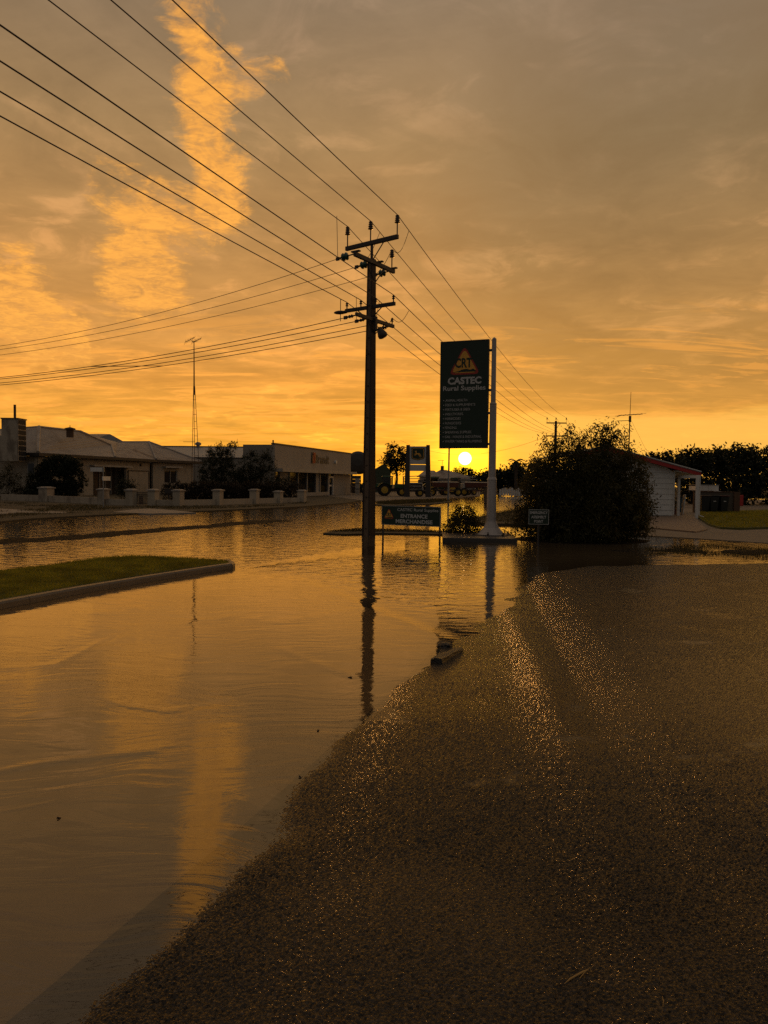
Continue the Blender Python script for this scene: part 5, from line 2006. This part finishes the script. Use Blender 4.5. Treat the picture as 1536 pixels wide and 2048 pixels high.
# ------------------------------------------------------------------ tractors and implements
def wheel(parent, x, y, r, w, name='wheel'):
    prof = [(r * .55, -w / 2), (r * .93, -w / 2), (r, -w * .3), (r, w * .3), (r * .93, w / 2), (r * .55, w / 2)]
    o = obj(name, MB().lathe(prof, (x, y, r), 20, 'Y'), M['rubber'], parent)
    lug = MB()
    for k in range(16):
        an = k * math.pi / 8
        lug.box((x + math.cos(an) * r, y, r + math.sin(an) * r), (r * .10, w * .9, r * .08), ry=-an)
    obj('tread', struct_mb(lug), M['rubber'], o)['kind'] = 'stuff'
    rp = [(r * .1, -w * .56), (r * .2, -w * .58), (r * .5, -w * .50), (r * .56, -w * .53), (r * .56, w * .53), (r * .5, w * .50), (r * .2, w * .58), (r * .1, w * .56)]
    obj('rim', MB().lathe(rp, (x, y, r), 20, 'Y'), M['tractor_yellow'], o)
    return o


def struct_mb(mb):
    return mb


def build_tractor(loc, rz, label, group, s=.84):
    t = thing('tractor', label, 'tractor', loc, rz, group)

    def B(c, sz, m, name, taper=1.0, ry=0.0, bw=.03):
        o = obj(name, MB().box([v * s for v in c], [v * s for v in sz], ry=ry, taper=taper), M[m], t)
        return bevel(o, bw, 2)
    for y in (-.82, .82):
        wheel(t, -.75 * s, y * s, .86 * s, .46 * s)
        wheel(t, 1.65 * s, y * .92 * s, .58 * s, .34 * s)
    B((.55, 0, .85), (2.9, .55, .45), 'steel_dark', 'chassis')
    B((1.45, 0, 1.38), (1.7, .72, .62), 'tractor_green', 'hood', .86, .04, .06)
    B((2.32, 0, 1.20), (.08, .62, .60), 'trim_dark', 'grille')
    for y in (-.18, .18):
        B((2.365, y, 1.42), (.02, .16, .10), 'sign_white', 'headlight', bw=.005)
    B((-.35, 0, 1.35), (1.35, 1.15, .50), 'tractor_green', 'cab_floor')
    for (x, y) in ((-.98, -.62), (-.98, .62), (.38, -.58), (.38, .58), (-.30, -.62), (-.30, .62)):
        B((x, y, 2.12), (.07, .07, 1.05), 'trim_dark', 'cab_post', bw=.01)
    B((-.32, 0, 2.70), (1.65, 1.45, .16), 'tractor_green', 'cab_roof', .92, 0, .05)
    for y in (-.60, .60):
        gm = obj('cab_glass', MB().box((-.30 * s, y * s, 2.1 * s), (1.25 * s, .012, .95 * s)), M['cabglass'], t)
    obj('cab_glass', MB().box((.40 * s, 0, 2.1 * s), (.012, 1.05 * s, .95 * s)), M['cabglass'], t)
    B((-.55, 0, 1.75), (.45, .5, .5), 'trim_dark', 'seat')
    obj('steering_wheel', MB().tube([(.05 * s, 0, 1.6 * s), (-.08 * s, 0, 1.95 * s)], .02, 6).lathe([(.19 * s, 0), (.21 * s, .02), (.19 * s, .04)], (-.08 * s, 0, 1.94 * s), 12), M['trim_dark'], t)
    obj('exhaust', MB().tube([(.72 * s, -.32 * s, 1.6 * s), (.72 * s, -.32 * s, 2.55 * s)], .05 * s, 8), M['trim_dark'], t)
    for y in (-.82, .82):
        vs_, fs = [], []
        for i in range(9):
            an = R(20 + 17 * i)
            for w in (-.3, .3):
                vs_.append(((-.75 - math.cos(an) * 1.02 * -1 * -1) * s if False else (-.75 + math.cos(an) * 1.0) * s, (y + w) * s, (.86 + math.sin(an) * 1.0) * s))
        for i in range(8):
            fs.append((2 * i, 2 * i + 1, 2 * i + 3, 2 * i + 2))
        o = obj('mudguard', MB().add(vs_, fs), M['tractor_green'], t)
        md = o.modifiers.new('solid', 'SOLIDIFY')
        md.thickness = .04
    B((.35, -.72, .75), (.35, .3, .06), 'trim_dark', 'step', bw=.01)
    B((-1.25, 0, .75), (.5, .7, .12), 'steel_dark', 'hitch', bw=.01)
    return t


mg, tg, bg_ = new_mat('cab_glass')
M['cabglass'] = mg
mg.node_tree.nodes.remove(bg_)
_tr = tg.n('ShaderNodeBsdfTransparent')
_tr.inputs[0].default_value = (.62, .60, .52, 1)
_gl = tg.n('ShaderNodeBsdfGlossy')
_gl.inputs['Roughness'].default_value = .05
_mx = tg.n('ShaderNodeMixShader')
_fr = tg.n('ShaderNodeFresnel')
tg.put(_mx.inputs[0], _fr.outputs[0])
tg.put(_mx.inputs[1], _tr.outputs[0])
tg.put(_mx.inputs[2], _gl.outputs[0])
tg.put(mg.node_tree.nodes['Material Output'].inputs[0], _mx.outputs[0])

TG = 'tractors parked in front of the dealership'
tr0 = D(779, 990, 88)
trac = build_tractor((tr0.x, 88, .064), R(4), 'green tractor with yellow rims and glazed cab, right of the pole', TG)
q = D(742, 990, 95)
dup(trac, (q.x, 95, .064), R(-3), 'tractor half hidden behind the utility pole')
q = D(868, 990, 96)
dup(trac, (q.x, 96, .064), R(14), 'tractor in the glow beyond the right dark pylon')
q = D(915, 990, 104)
dup(trac, (q.x, 104, .064), R(-8), 'tractor in the red glow straight below the sun')


def build_sprayer(loc, rz, label, words, group):
    t = thing('crop_sprayer', label, 'sprayer', loc, rz, group)
    bevel(obj('tank', MB().box((0, 0, 1.15), (2.0, 1.1, .9), taper=.85), M['tankpoly'], t), .12, 3)
    obj('frame', MB().box((0, 0, .62), (2.6, .8, .14)).box((1.6, 0, .60), (1.0, .12, .12)), M['steel_dark'], t)
    bd = obj('name_board', MB().box((0, -.66, 1.20), (1.55, .05, .52)), M['trim_dark'], t)
    tm = text_mb(words, 1.35, .26, .02)
    tm.v = [(v[0], -.688, v[2] + 1.2) for v in tm.v]
    obj('lettering', tm, M['sign_white'], bd)
    for y in (-.7, .7):
        wheel(t, .55, y, .42, .22)
    for i, z in enumerate((1.75, 2.0, 2.25)):
        obj('boom', MB().tube([(-1.4, -.6 + .3 * i, z), (1.3, -.6 + .3 * i, z + .08 * i)], .045, 5), M['galv'], t)
    obj('boom_post', MB().box((-1.3, 0, 1.5), (.1, .5, 1.6)), M['steel_dark'], t)
    obj('jack', MB().tube([(2.0, 0, .6), (2.0, 0, 0)], .04, 6), M['galv'], t)
    return t


q = D(829, 990, 86)
spr = build_sprayer((q.x, 86, .064), R(3), 'dark trailed sprayer with white name lettering between the dark pylons', 'Croplands', 'farm machines on the dealership forecourt')
q = D(935, 988, 100)
s2 = dup(spr, (q.x, 100, .064), R(25), 'trailed sprayer with booms in the glow before the far trees')


def build_seeder(loc, rz, label):
    t = thing('seed_drill', label, 'seed drill', loc, rz, 'farm machines on the dealership forecourt')
    bevel(obj('seed_box', MB().box((0, 0, 1.35), (2.8, .8, .6), taper=1.15), M['machine_red'], t), .04, 2)
    obj('lid', MB().box((0, 0, 1.69), (3.2, .95, .05), rx=.06), M['galv'], t)
    obj('frame', MB().box((0, 0, .75), (3.0, 1.2, .14)).box((0, 0, .95), (.2, .6, .5)), M['steel_dark'], t)
    for x in (-1.6, 1.6):
        wheel(t, x, 0, .5, .22)
    for i in range(9):
        x = -1.2 + .3 * i
        obj('tine', MB().tube([(x, .5, .75), (x, .75, .5), (x, .6, .12)], .03, 5), M['steel_dark'], t)
    obj('drawbar', MB().tube([(-.6, -.6, .7), (0, -2.0, .6), (.6, -.6, .7)], .06, 6), M['machine_red'], t)
    return t


q = D(890, 990, 90)
sd0 = build_seeder((q.x, 90, .064), R(12), 'red seed drill parked near the thin steel pole')
q = D(955, 988, 92)
dup(sd0, (q.x, 92, .064), R(-15), 'red seed drill at the end of the machines by the white pole')

# slim pole beyond the road, cabinet, far wall
p = G(896.5, 1003)
t = thing('light_pole', 'thin steel light pole standing behind the tall sign', 'pole', tuple(p))
tp = D(900, 800, p.y)
obj('shaft', MB().tube([p, tp], [.085, .06], 8), M['galv'], t, world=True)
obj('pole_base', MB().lathe([(.2, 0), (.2, .05), (.12, .1), (.1, .5)], p, 10), M['galv'], t, world=True)
obj('lamp_arm', MB().tube([tp, tp + Vector((.2, 0, .3)), tp + Vector((.6, 0, .35))], .04, 6), M['galv'], t, world=True)
p = G(979, 1007)
t = thing('utility_cabinet', 'dark metal utility cabinet standing behind the white sign pole', 'cabinet', tuple(p), R(-12))
w_, h_ = 21 * p.y / F_PX, 32 * p.y / F_PX
bevel(obj('body', MB().box((0, 0, h_ / 2), (w_, .6, h_)), M['wood'], t), .02, 2)
obj('lid', MB().box((0, 0, h_ + .03), (w_ + .1, .7, .06)), M['trim_dark'], t)
for s_ in (-1, 1):
    d_ = obj('door', MB().box((s_ * w_ * .24, -.315, h_ * .5), (w_ * .45, .02, h_ * .86)), M['wood'], t)
    obj('handle', MB().box((s_ * w_ * .06, -.335, h_ * .52), (.03, .03, .16)), M['galv'], d_)


def build_far_house(label, lx, rx, ridge0, ridge1, ye, yr, Y, wallm, roofm, chim=None):
    a, b = D(lx, ye, Y), D(rx, ye, Y)
    z = (a.z + b.z) / 2
    t = thing('far_house', label, 'house', ((a.x + b.x) / 2, Y, 0))
    dp = 10.0
    obj('wall', MB().box(((a.x + b.x) / 2, Y + dp / 2, z / 2), (b.x - a.x - 1.0, dp - 1.0, z)), M[wallm], t, world=True)
    r0, r1 = D(ridge0, yr, Y), D(ridge1, yr, Y)
    zr = max(r0.z, z + 1.2)
    R0, R1 = Vector((r0.x, Y + dp / 2, zr)), Vector((r1.x, Y + dp / 2, zr))
    c = [Vector((a.x, Y, z)), Vector((b.x, Y, z)), Vector((b.x, Y + dp, z)), Vector((a.x, Y + dp, z))]
    obj('roof', MB().slab([c[0], c[1], R1, R0], .06).slab([c[1], c[2], R1], .06).slab([c[2], c[3], R0, R1], .06).slab([c[3], c[0], R0], .06), M[roofm], t, world=True)
    n = 4
    for i in range(n):
        x = a.x + (b.x - a.x) * (i + .5) / n
        wd = obj('window', MB().box((x, Y + .48, z * .55), (1.4, .1, 1.3)), M['trim_light'], t, world=True)
        obj('pane', MB().box((x, Y + .42, z * .55), (1.15, .03, 1.05)), M['glass'], wd, world=True)
    if chim:
        p = D(chim, yr, Y)
        obj('chimney', MB().box((p.x, Y + dp / 2, zr + .2), (.7, .7, 1.4)), M['brick'], t, world=True)
        obj('aerial', MB().tube([(p.x, Y + dp / 2, zr), (p.x, Y + dp / 2, zr + 2.2)], .04, 4).tube([(p.x - 1.0, Y + dp / 2, zr + 2.1), (p.x + .4, Y + dp / 2, zr + 2.15)], .04, 4), M['rusty'], t, world=True)


build_far_house('far house with broad tan hipped roof and roof aerial', 852, 958, 884, 896, 957, 939, 165, 'render', 'roof_rust', 888)
build_far_house('far low house roof just past the dealership pylon', 838, 884, 852, 872, 953, 941, 140, 'render_old', 'roof_grey')
a, b = G(998, 992, 0), G(1055, 993, 0)
f = Front(a, b)
t = thing('far_fence', 'pale board fence across the road beyond the sign pole', 'fence', tuple(a))
for i in range(12):
    mb = MB()
    f.box(mb, f.len * i / 12 + .03, f.len * (i + 1) / 12 - .03, .05, .9 + .1 * (i % 3), -.03, .03)
    obj('board', mb, M['white'], t, world=True)
mb = MB()
f.box(mb, 0, f.len, .3, .38, -.09, -.032)
obj('rail', mb, M['white'], t, world=True)


# ------------------------------------------------------------------ weatherboard house with the veranda
def build_board_house():
    c = G(1345, 1032, .07)
    Y = c.y
    xr = c.x
    xl = D(1152, 1030, Y).x
    k = Y / F_PX
    t = thing('weatherboard_house', 'white weatherboard house with red roof edge and veranda', 'house', (xr, Y, 0))
    ev = D(1403, 945, Y - .5)
    rd = D(1212, 893, Y - .5)
    slope = (rd.z - ev.z) / (ev.x - rd.x)

    def zroof(x):
        return ev.z + (ev.x - x) * slope if x > rd.x else ev.z + (ev.x - rd.x) * slope - (rd.x - x) * slope
    th = .14
    # boards of the gable end
    z = .10
    bh = .285
    while True:
        za, zb = z, z + bh - .006
        # limit under the rake
        lim = lambda zz: xr if zroof(xr) - th - .03 > zz else rd.x + (rd.z - th - .03 - zz) / slope
        if rd.z - th - .05 <= za + .05:
            break
        x_top = min(xr, lim(zb))
        x_bot = min(xr, lim(za))
        l_top = max(xl, 2 * rd.x - lim(zb)) if lim(zb) < xr else xl
        l_bot = max(xl, 2 * rd.x - lim(za)) if lim(za) < xr else xl
        if x_top <= l_top:
            x_top = l_top = rd.x
        mb = MB()
        mb.add([(l_bot, Y - .035, za), (x_bot, Y - .035, za), (x_top, Y - .012, zb), (l_top, Y - .012, zb), (l_bot, Y + .05, za), (x_bot, Y + .05, za), (x_top, Y + .05, zb), (l_top, Y + .05, zb)],
               [(0, 1, 2, 3), (7, 6, 5, 4), (0, 4, 5, 1), (1, 5, 6, 2), (2, 6, 7, 3), (3, 7, 4, 0)])
        obj('weatherboard', mb, M['board'], t, world=True)
        z += bh
    obj('corner_board', MB().box((xr + .03, Y + .0, 1.3), (.06, .12, zroof(xr) - .35)), M['board'], t, world=True)
    # side wall along the veranda, with door and window
    D_ = 10.0
    yb = Y + D_
    obj('wall', MB().box(((xl + xr) / 2, Y + D_ / 2 + .08, (zroof(xr) - .3) / 2), (xr - xl - .02, D_ - .05, zroof(xr) - .3)), M['board'], t, world=True)
    dr = obj('door', MB().box((xr + .03, Y + 2.4, 1.08), (.06, .9, 2.05)), M['trim_dark'], t, world=True)
    obj('handle', MB().box((xr + .08, Y + 2.08, 1.05), (.05, .12, .04)), M['galv'], dr, world=True)
    wd = obj('window', MB().box((xr + .03, Y + 5.2, 1.5), (.06, 1.6, 1.1)), M['white'], t, world=True)
    obj('pane', MB().box((xr + .065, Y + 5.2, 1.5), (.01, 1.4, .9)), M['glass'], wd, world=True)
    # roof
    fr = .5
    exl = xl - .35
    for (xa, xb) in ((rd.x, ev.x), (exl, rd.x)):
        p = [(xa, Y - fr, zroof(xa)), (xb, Y - fr, zroof(xb)), (xb, yb + .4, zroof(xb)), (xa, yb + .4, zroof(xa))]
        obj('roof', MB().slab([Vector(q) + Vector((0, 0, .03)) for q in p], .035), M['shed_roof'], t, world=True)
        q = [(xa, zroof(xa) - .012), (xb, zroof(xb) - .012), (xb, zroof(xb) - .20), (xa, zroof(xa) - .20)]
        mb = MB().add([(a_, Y - fr + .02, b_) for a_, b_ in q] + [(a_, Y - fr + .06, b_) for a_, b_ in q], [(3, 2, 1, 0), (4, 5, 6, 7), (0, 1, 5, 4), (1, 2, 6, 5), (2, 3, 7, 6), (3, 0, 4, 7)])
        obj('bargeboard', mb, M['redpaint'], t, world=True)
        mb = MB().slab([(xa, Y - fr - .03, zroof(xa) + .075), (xb, Y - fr - .03, zroof(xb) + .075), (xb, Y - fr + .12, zroof(xb) + .075), (xa, Y - fr + .12, zroof(xa) + .075)], .045)
        obj('roof_trim', mb, M['white'], t, world=True)
    obj('fascia', MB().box((ev.x - .02, Y + D_ / 2 - .03, ev.z - .10), (.04, D_ + .75, .17)), M['redpaint'], t, world=True)
    obj('veranda_ceiling', MB().slab([(xr + .02, Y - fr + .08, zroof(xr) - .24), (ev.x - .06, Y - fr + .08, zroof(ev.x) - .14), (ev.x - .06, yb, zroof(ev.x) - .14), (xr + .02, yb, zroof(xr) - .24)], .02), M['board'], t, world=True)
    # posts
    fp = G(1393, 1036, .07)
    xp = fp.x
    zt = ev.z - .16
    ys = [fp.y, fp.y + 2.4, fp.y + 4.8, fp.y + 7.2, fp.y + 9.6]
    for i, yy in enumerate(ys):
        obj('veranda_post', MB().box((xp, yy, zt / 2), (.13, .13, zt - .0)), M['white'], t, world=True)
    obj('beam', MB().box((xp, (ys[0] + ys[-1]) / 2, zt - .08), (.08, ys[-1] - ys[0] - .14, .15)), M['white'], t, world=True)
    obj('downpipe', MB().tube([(xp + .14, ys[0] + .05, zt), (xp + .14, ys[0] + .05, .22), (xp + .32, ys[0] - .1, .12)], .04, 8), M['white'], t, world=True)
    # lattice between the rear posts
    for (ya, yb_) in zip(ys[1:-1], ys[2:]):
        for z in (.9, 1.1, 1.75):
            obj('lattice_rail', MB().box((xp, (ya + yb_) / 2, z), (.04, yb_ - ya - .14, .07)), M['white'], t, world=True)
        for i in range(4):
            yy = ya + (yb_ - ya) * (i + 1) / 5
            obj('lattice_slat', MB().box((xp - .045, yy, 1.0), (.02, .09, 1.9)), M['white'], t, world=True)
    return Y, xr, xp, fp.y, rd


HYF, HXR, HXP, HPY, HRD = build_board_house()


def bin_(loc, rz, label, m, lid, group, sticker=False):
    t = thing('wheelie_bin', label, 'bin', loc, rz, group)
    mb = MB()
    vs_ = []
    for z, w, d in ((.06, .40, .44), (.93, .55, .62)):
        for (i, j) in ((-1, -1), (1, -1), (1, 1), (-1, 1)):
            vs_.append((i * w / 2, j * d / 2, z))
    mb.add(vs_, [(0, 3, 2, 1), (4, 5, 6, 7), (0, 1, 5, 4), (1, 2, 6, 5), (2, 3, 7, 6), (3, 0, 4, 7)])
    bevel(obj('body', mb, M[m], t), .03, 2)
    bevel(obj('lid', MB().box((0, -.01, .965), (.60, .68, .06), rx=-.06), M[lid], t), .02, 2)
    obj('handle', MB().tube([(-.24, .36, .92), (.24, .36, .92)], .02, 6), M[m], t)
    for x in (-.24, .24):
        obj('wheel', MB().lathe([(.05, -.03), (.10, -.03), (.10, .03), (.05, .03)], (x, .24, .10), 12, 'X'), M['rubber'], t)
    if sticker:
        obj('sticker', MB().box((0, -.279, .70), (.16, .006, .13), rx=-.10), M['sign_white'], t)
    return t


p = G(1367, 1028, .07)
bin_((p.x, p.y + .6, .07), R(-10), 'blue bin standing on the veranda of the white house', 'binblue', 'bindark', None)
wp = G(1397, 1023, .1)
t = thing('brick_wall', 'low brown brick wall beyond the lawn behind the bins', 'wall', (wp.x, wp.y, 0))
wl, wr = D(1394, 1000, wp.y).x, D(1475, 1000, wp.y).x
zt = D(1440, 985, wp.y).z
obj('wall_body', MB().box(((wl + wr) / 2, wp.y + .5, zt / 2), (wr - wl, .24, zt)), M['brick'], t, world=True)
obj('coping', MB().box(((wl + wr) / 2, wp.y + .5, zt + .03), (wr - wl + .06, .3, .055)), M['brick'], t, world=True)
obj('pier', MB().box((wr + .1, wp.y + .45, zt / 2 + .02), (.36, .36, zt + .04)), M['brick'], t, world=True)
BG = 'dark bins in front of the brick wall'
for px_, lb, lid, st in ((1408, 'dark bin with tan lid at the brick wall, nearest the veranda', 'binlid', False), (1425, 'dark bin with pale sticker, middle one at the brick wall', 'bindark', True), (1445, 'dark bin with reddish lid and sticker, last along the brick wall', 'binred', True)):
    q = D(px_, 1020, wp.y - .3)
    bin_((q.x, wp.y - .3, .10), R(random.uniform(-5, 5)), lb, 'bindark', lid, BG, st)
TYR = 56.0
a, b = D(1396, 970, TYR), D(1437, 982, TYR)
t = thing('box_trailer', 'white box trailer showing above the brown brick wall', 'trailer', ((a.x + b.x) / 2, TYR, 0))
n = 2
for i in range(n):
    w_ = (b.x - a.x) / n
    obj('side_panel', MB().box((a.x + w_ * (i + .5), TYR, (a.z + b.z) / 2), (w_ - .02, .06, a.z - b.z - .02)), M['white'], t, world=True)
obj('body', MB().box(((a.x + b.x) / 2, TYR + .9, (a.z + b.z) / 2 - .02), (b.x - a.x - .05, 1.6, a.z - b.z - .1)), M['white'], t, world=True)
obj('roof_lip', MB().box(((a.x + b.x) / 2, TYR + .85, a.z + .02), (b.x - a.x + .1, 1.85, .035)), M['galv'], t, world=True)
obj('ledge', MB().box((b.x - .1, TYR - .02, b.z - .05), (.5, .25, .07)), M['white'], t, world=True)
for x in (a.x + .4, b.x - .4):
    obj('wheel', MB().lathe([(.15, -.1), (.32, -.1), (.32, .1), (.15, .1)], (x, TYR + .2, .38), 14, 'Y'), M['rubber'], t, world=True)
    obj('mudguard', MB().box((x, TYR + .2, .76), (.8, .3, .04)).box((x, TYR + .5, (.78 + b.z) / 2), (.1, .1, b.z - .72)), M['galv'], t, world=True)
a, b = D(1472.5, 990, 52), D(1479.5, 1012, 52)
t = thing('red_box', 'red hose box past the end of the brown brick wall', 'box', ((a.x + b.x) / 2, 52, 0))
bevel(obj('body', MB().box(((a.x + b.x) / 2 + .1, 52, (a.z + b.z) / 2), (b.x - a.x + .15, .3, a.z - b.z)), M['redpaint'], t, world=True), .02, 2)
obj('door', MB().box(((a.x + b.x) / 2 + .1, 51.84, (a.z + b.z) / 2), (b.x - a.x + .05, .02, (a.z - b.z) * .85)), M['redpaint'], t, world=True)
obj('post', MB().box(((a.x + b.x) / 2 + .1, 52.05, b.z / 2), (.1, .1, b.z)), M['steel_dark'], t, world=True)
# clutter on the veranda
p = G(1351, 1029, .07)
t = thing('flower_pot', 'terracotta pot with a small plant at the house corner', 'flower pot', (p.x, p.y + .2, .07))
obj('pot', MB().lathe([(.12, 0), (.17, .24), (.20, .25), (.20, .31), (.16, .31)], (0, 0, 0), 12), mat('terracotta', (.18, .06, .03), .7), t)
foliage('foliage', [(p.x, p.y + .2, .55, .18, .18, .22)], 240, .09, M['leaf_gum'], t, clump=.06, seed=90, per=8, droop=-.6)
p = G(1379, 1030, .07)
t = thing('leaning_board', 'white board leaning against a veranda post', 'board', (p.x, p.y + .9, .07))
obj('board', MB().box((0, 0, .55), (.05, .3, 1.15), ry=.10), M['white'], t)
obj('batten', MB().box((-.05, 0, .6), (.02, .26, .08), ry=.10), M['white'], t)


def build_roof_aerial():
    Y = HYF + 4
    x0 = D(1258, 880, Y)
    zb = HRD.z - .45
    t = thing('roof_aerial', 'thin tall roof aerial with crossbars above the white house', 'aerial', (x0.x, Y, zb))
    tp = D(1262, 784, Y)
    md = D(1260, 832, Y)
    obj('mast', MB().tube([(x0.x, Y, zb), md], .035, 6), M['steel_dark'], t, world=True)
    obj('whip', MB().tube([md, tp], [.02, .012], 5), M['steel_dark'], t, world=True)
    a, b = D(1237, 831, Y - .3), D(1285, 828, Y + .3)
    bm = obj('boom', MB().tube([a, b], .02, 5), M['steel_dark'], t, world=True)
    for i in range(7):
        p = a.lerp(b, i / 6)
        obj('element', MB().tube([p + Vector((.05, -.5, 0)), p + Vector((-.05, .5, 0))], .008, 4), M['steel_dark'], bm, world=True)
    a, b = D(1233, 842, Y), D(1260, 841, Y)
    obj('boom', MB().tube([a, b], .018, 5), M['steel_dark'], t, world=True)
    obj('clamp', MB().box(D(1260, 838, Y), (.12, .1, .35)), M['steel_dark'], t, world=True)
    g_ = D(1292, 900, Y + 2)
    obj('guy_wire', MB().tube([D(1261, 838, Y), g_], .006, 4), M['steel_dark'], t, world=True)


build_roof_aerial()


# ------------------------------------------------------------------ small things on the ground
def lump(name, label, cat, loc, r, seed, m):
    g = np.random.default_rng(seed)
    bm = bmesh.new()
    bmesh.ops.create_icosphere(bm, subdivisions=3, radius=1.0)
    for v in bm.verts:
        n = fbm(np.array([v.co.x * 2.6 + seed]), np.array([v.co.y * 2.6 + v.co.z * 2.3]), 5, seed, .7)[0]
        k = .45 + 1.1 * n
        v.co = Vector((v.co.x * r[0] * k, v.co.y * r[1] * k, max(v.co.z, -.35) * r[2] * k))
    me = bpy.data.meshes.new(name)
    bm.to_mesh(me)
    bm.free()
    o = link(name, me, m)
    o.location = loc
    return tag(o, label, cat)


p = G(889, 1292)
lump('rubble', 'flat dark lump of wet rubble at the corner of the concrete', 'rubble', (p.x, p.y, .004), (.085, .12, .040), 4, M['rock'])
a, b = G(874, 1326), G(917, 1302)
d = b - a
bm = bmesh.new()
bmesh.ops.create_cube(bm, size=1.0)
bmesh.ops.subdivide_edges(bm, edges=bm.edges[:], cuts=5, use_grid_fill=True)
for v in bm.verts:
    n = fbm(np.array([v.co.x * 4 + 3]), np.array([v.co.y * 4 + v.co.z * 5]), 3, 12)[0] - .5
    v.co = Vector((v.co.x * d.length * 1.05 + n * .03, v.co.y * .10 * (1 - .3 * v.co.x) + n * .035, v.co.z * .05 * (1 - .5 * v.co.x) + n * .02 + .012))
me = bpy.data.meshes.new('broken_kerb')
bm.to_mesh(me)
bm.free()
o = link('broken_kerb', me, M['rock'])
o.location = (a + b) / 2
o.rotation_euler = (0, 0, math.atan2(d.y, d.x))
tag(o, 'long dark broken kerb piece on the shoreline beside the rubble', 'kerb piece')

# straw on the asphalt
a, b = G(1127, 1970, .03), G(1176, 1946, .03)
t = thing('straw', 'broken piece of yellow straw lying on the asphalt', 'straw', tuple(a))
obj('stalk', MB().tube([a, a.lerp(b, .3) + Vector((-.002, .004, .006)), a.lerp(b, .8) + Vector((0, .004, .010)), b + Vector((0, 0, .012))], [.0018, .0032, .0036, .002], 6), M['straw'], t, world=True)
c = G(1150, 1968, .028)
obj('stalk', MB().tube([b + Vector((-.004, 0, .012)), c + Vector((.006, .004, .004)), c + Vector((-.005, 0, .002)), a.lerp(b, .32) + Vector((0, 0, .004))], .0016, 5), M['straw'], t, world=True)
obj('stalk', MB().tube([b + Vector((0, 0, .012)), b + Vector((.006, .006, .016)), b + Vector((.012, -.004, .006))], .0014, 5), M['straw'], t, world=True)
a, b = G(1324, 1990, .03), G(1325, 2022, .028)
o = obj('grass_stem', MB().tube([a, a.lerp(b, .5) + Vector((.004, 0, .006)), b], .0013, 5), M['straw'])
tag(o, 'single pale grass stem on the asphalt near the bottom edge', 'grass stem')
# leaves adrift on the shallow water
for i, (px_, py_, s_, lb) in enumerate([(700, 1355, .022, 'curled dark leaf adrift near the pole reflection'), (636, 1462, .016, 'small dark leaf adrift near the water edge'), (600, 1555, .011, 'tiny brown leaf at the concrete edge'), (118, 1637, .012, 'dark leaf floating alone over the pale concrete')]):
    p = G(px_, py_, .0015)
    vs_ = [(-s_, 0, .002), (-s_ * .3, -s_ * .45, .004), (s_ * .6, -s_ * .3, .010), (s_, 0, .004), (s_ * .5, s_ * .4, .008), (-s_ * .4, s_ * .4, .003), (0, 0, -.001)]
    o = obj('leaf', MB().add(vs_, [(6, 0, 1), (6, 1, 2), (6, 2, 3), (6, 3, 4), (6, 4, 5), (6, 5, 0)]), M['bark'])
    md = o.modifiers.new('solid', 'SOLIDIFY')
    md.thickness = .002
    o.location = p
    o.rotation_euler = (0, 0, i * 1.3)
    tag(o, lb, 'leaf', 'leaves adrift on the floodwater')
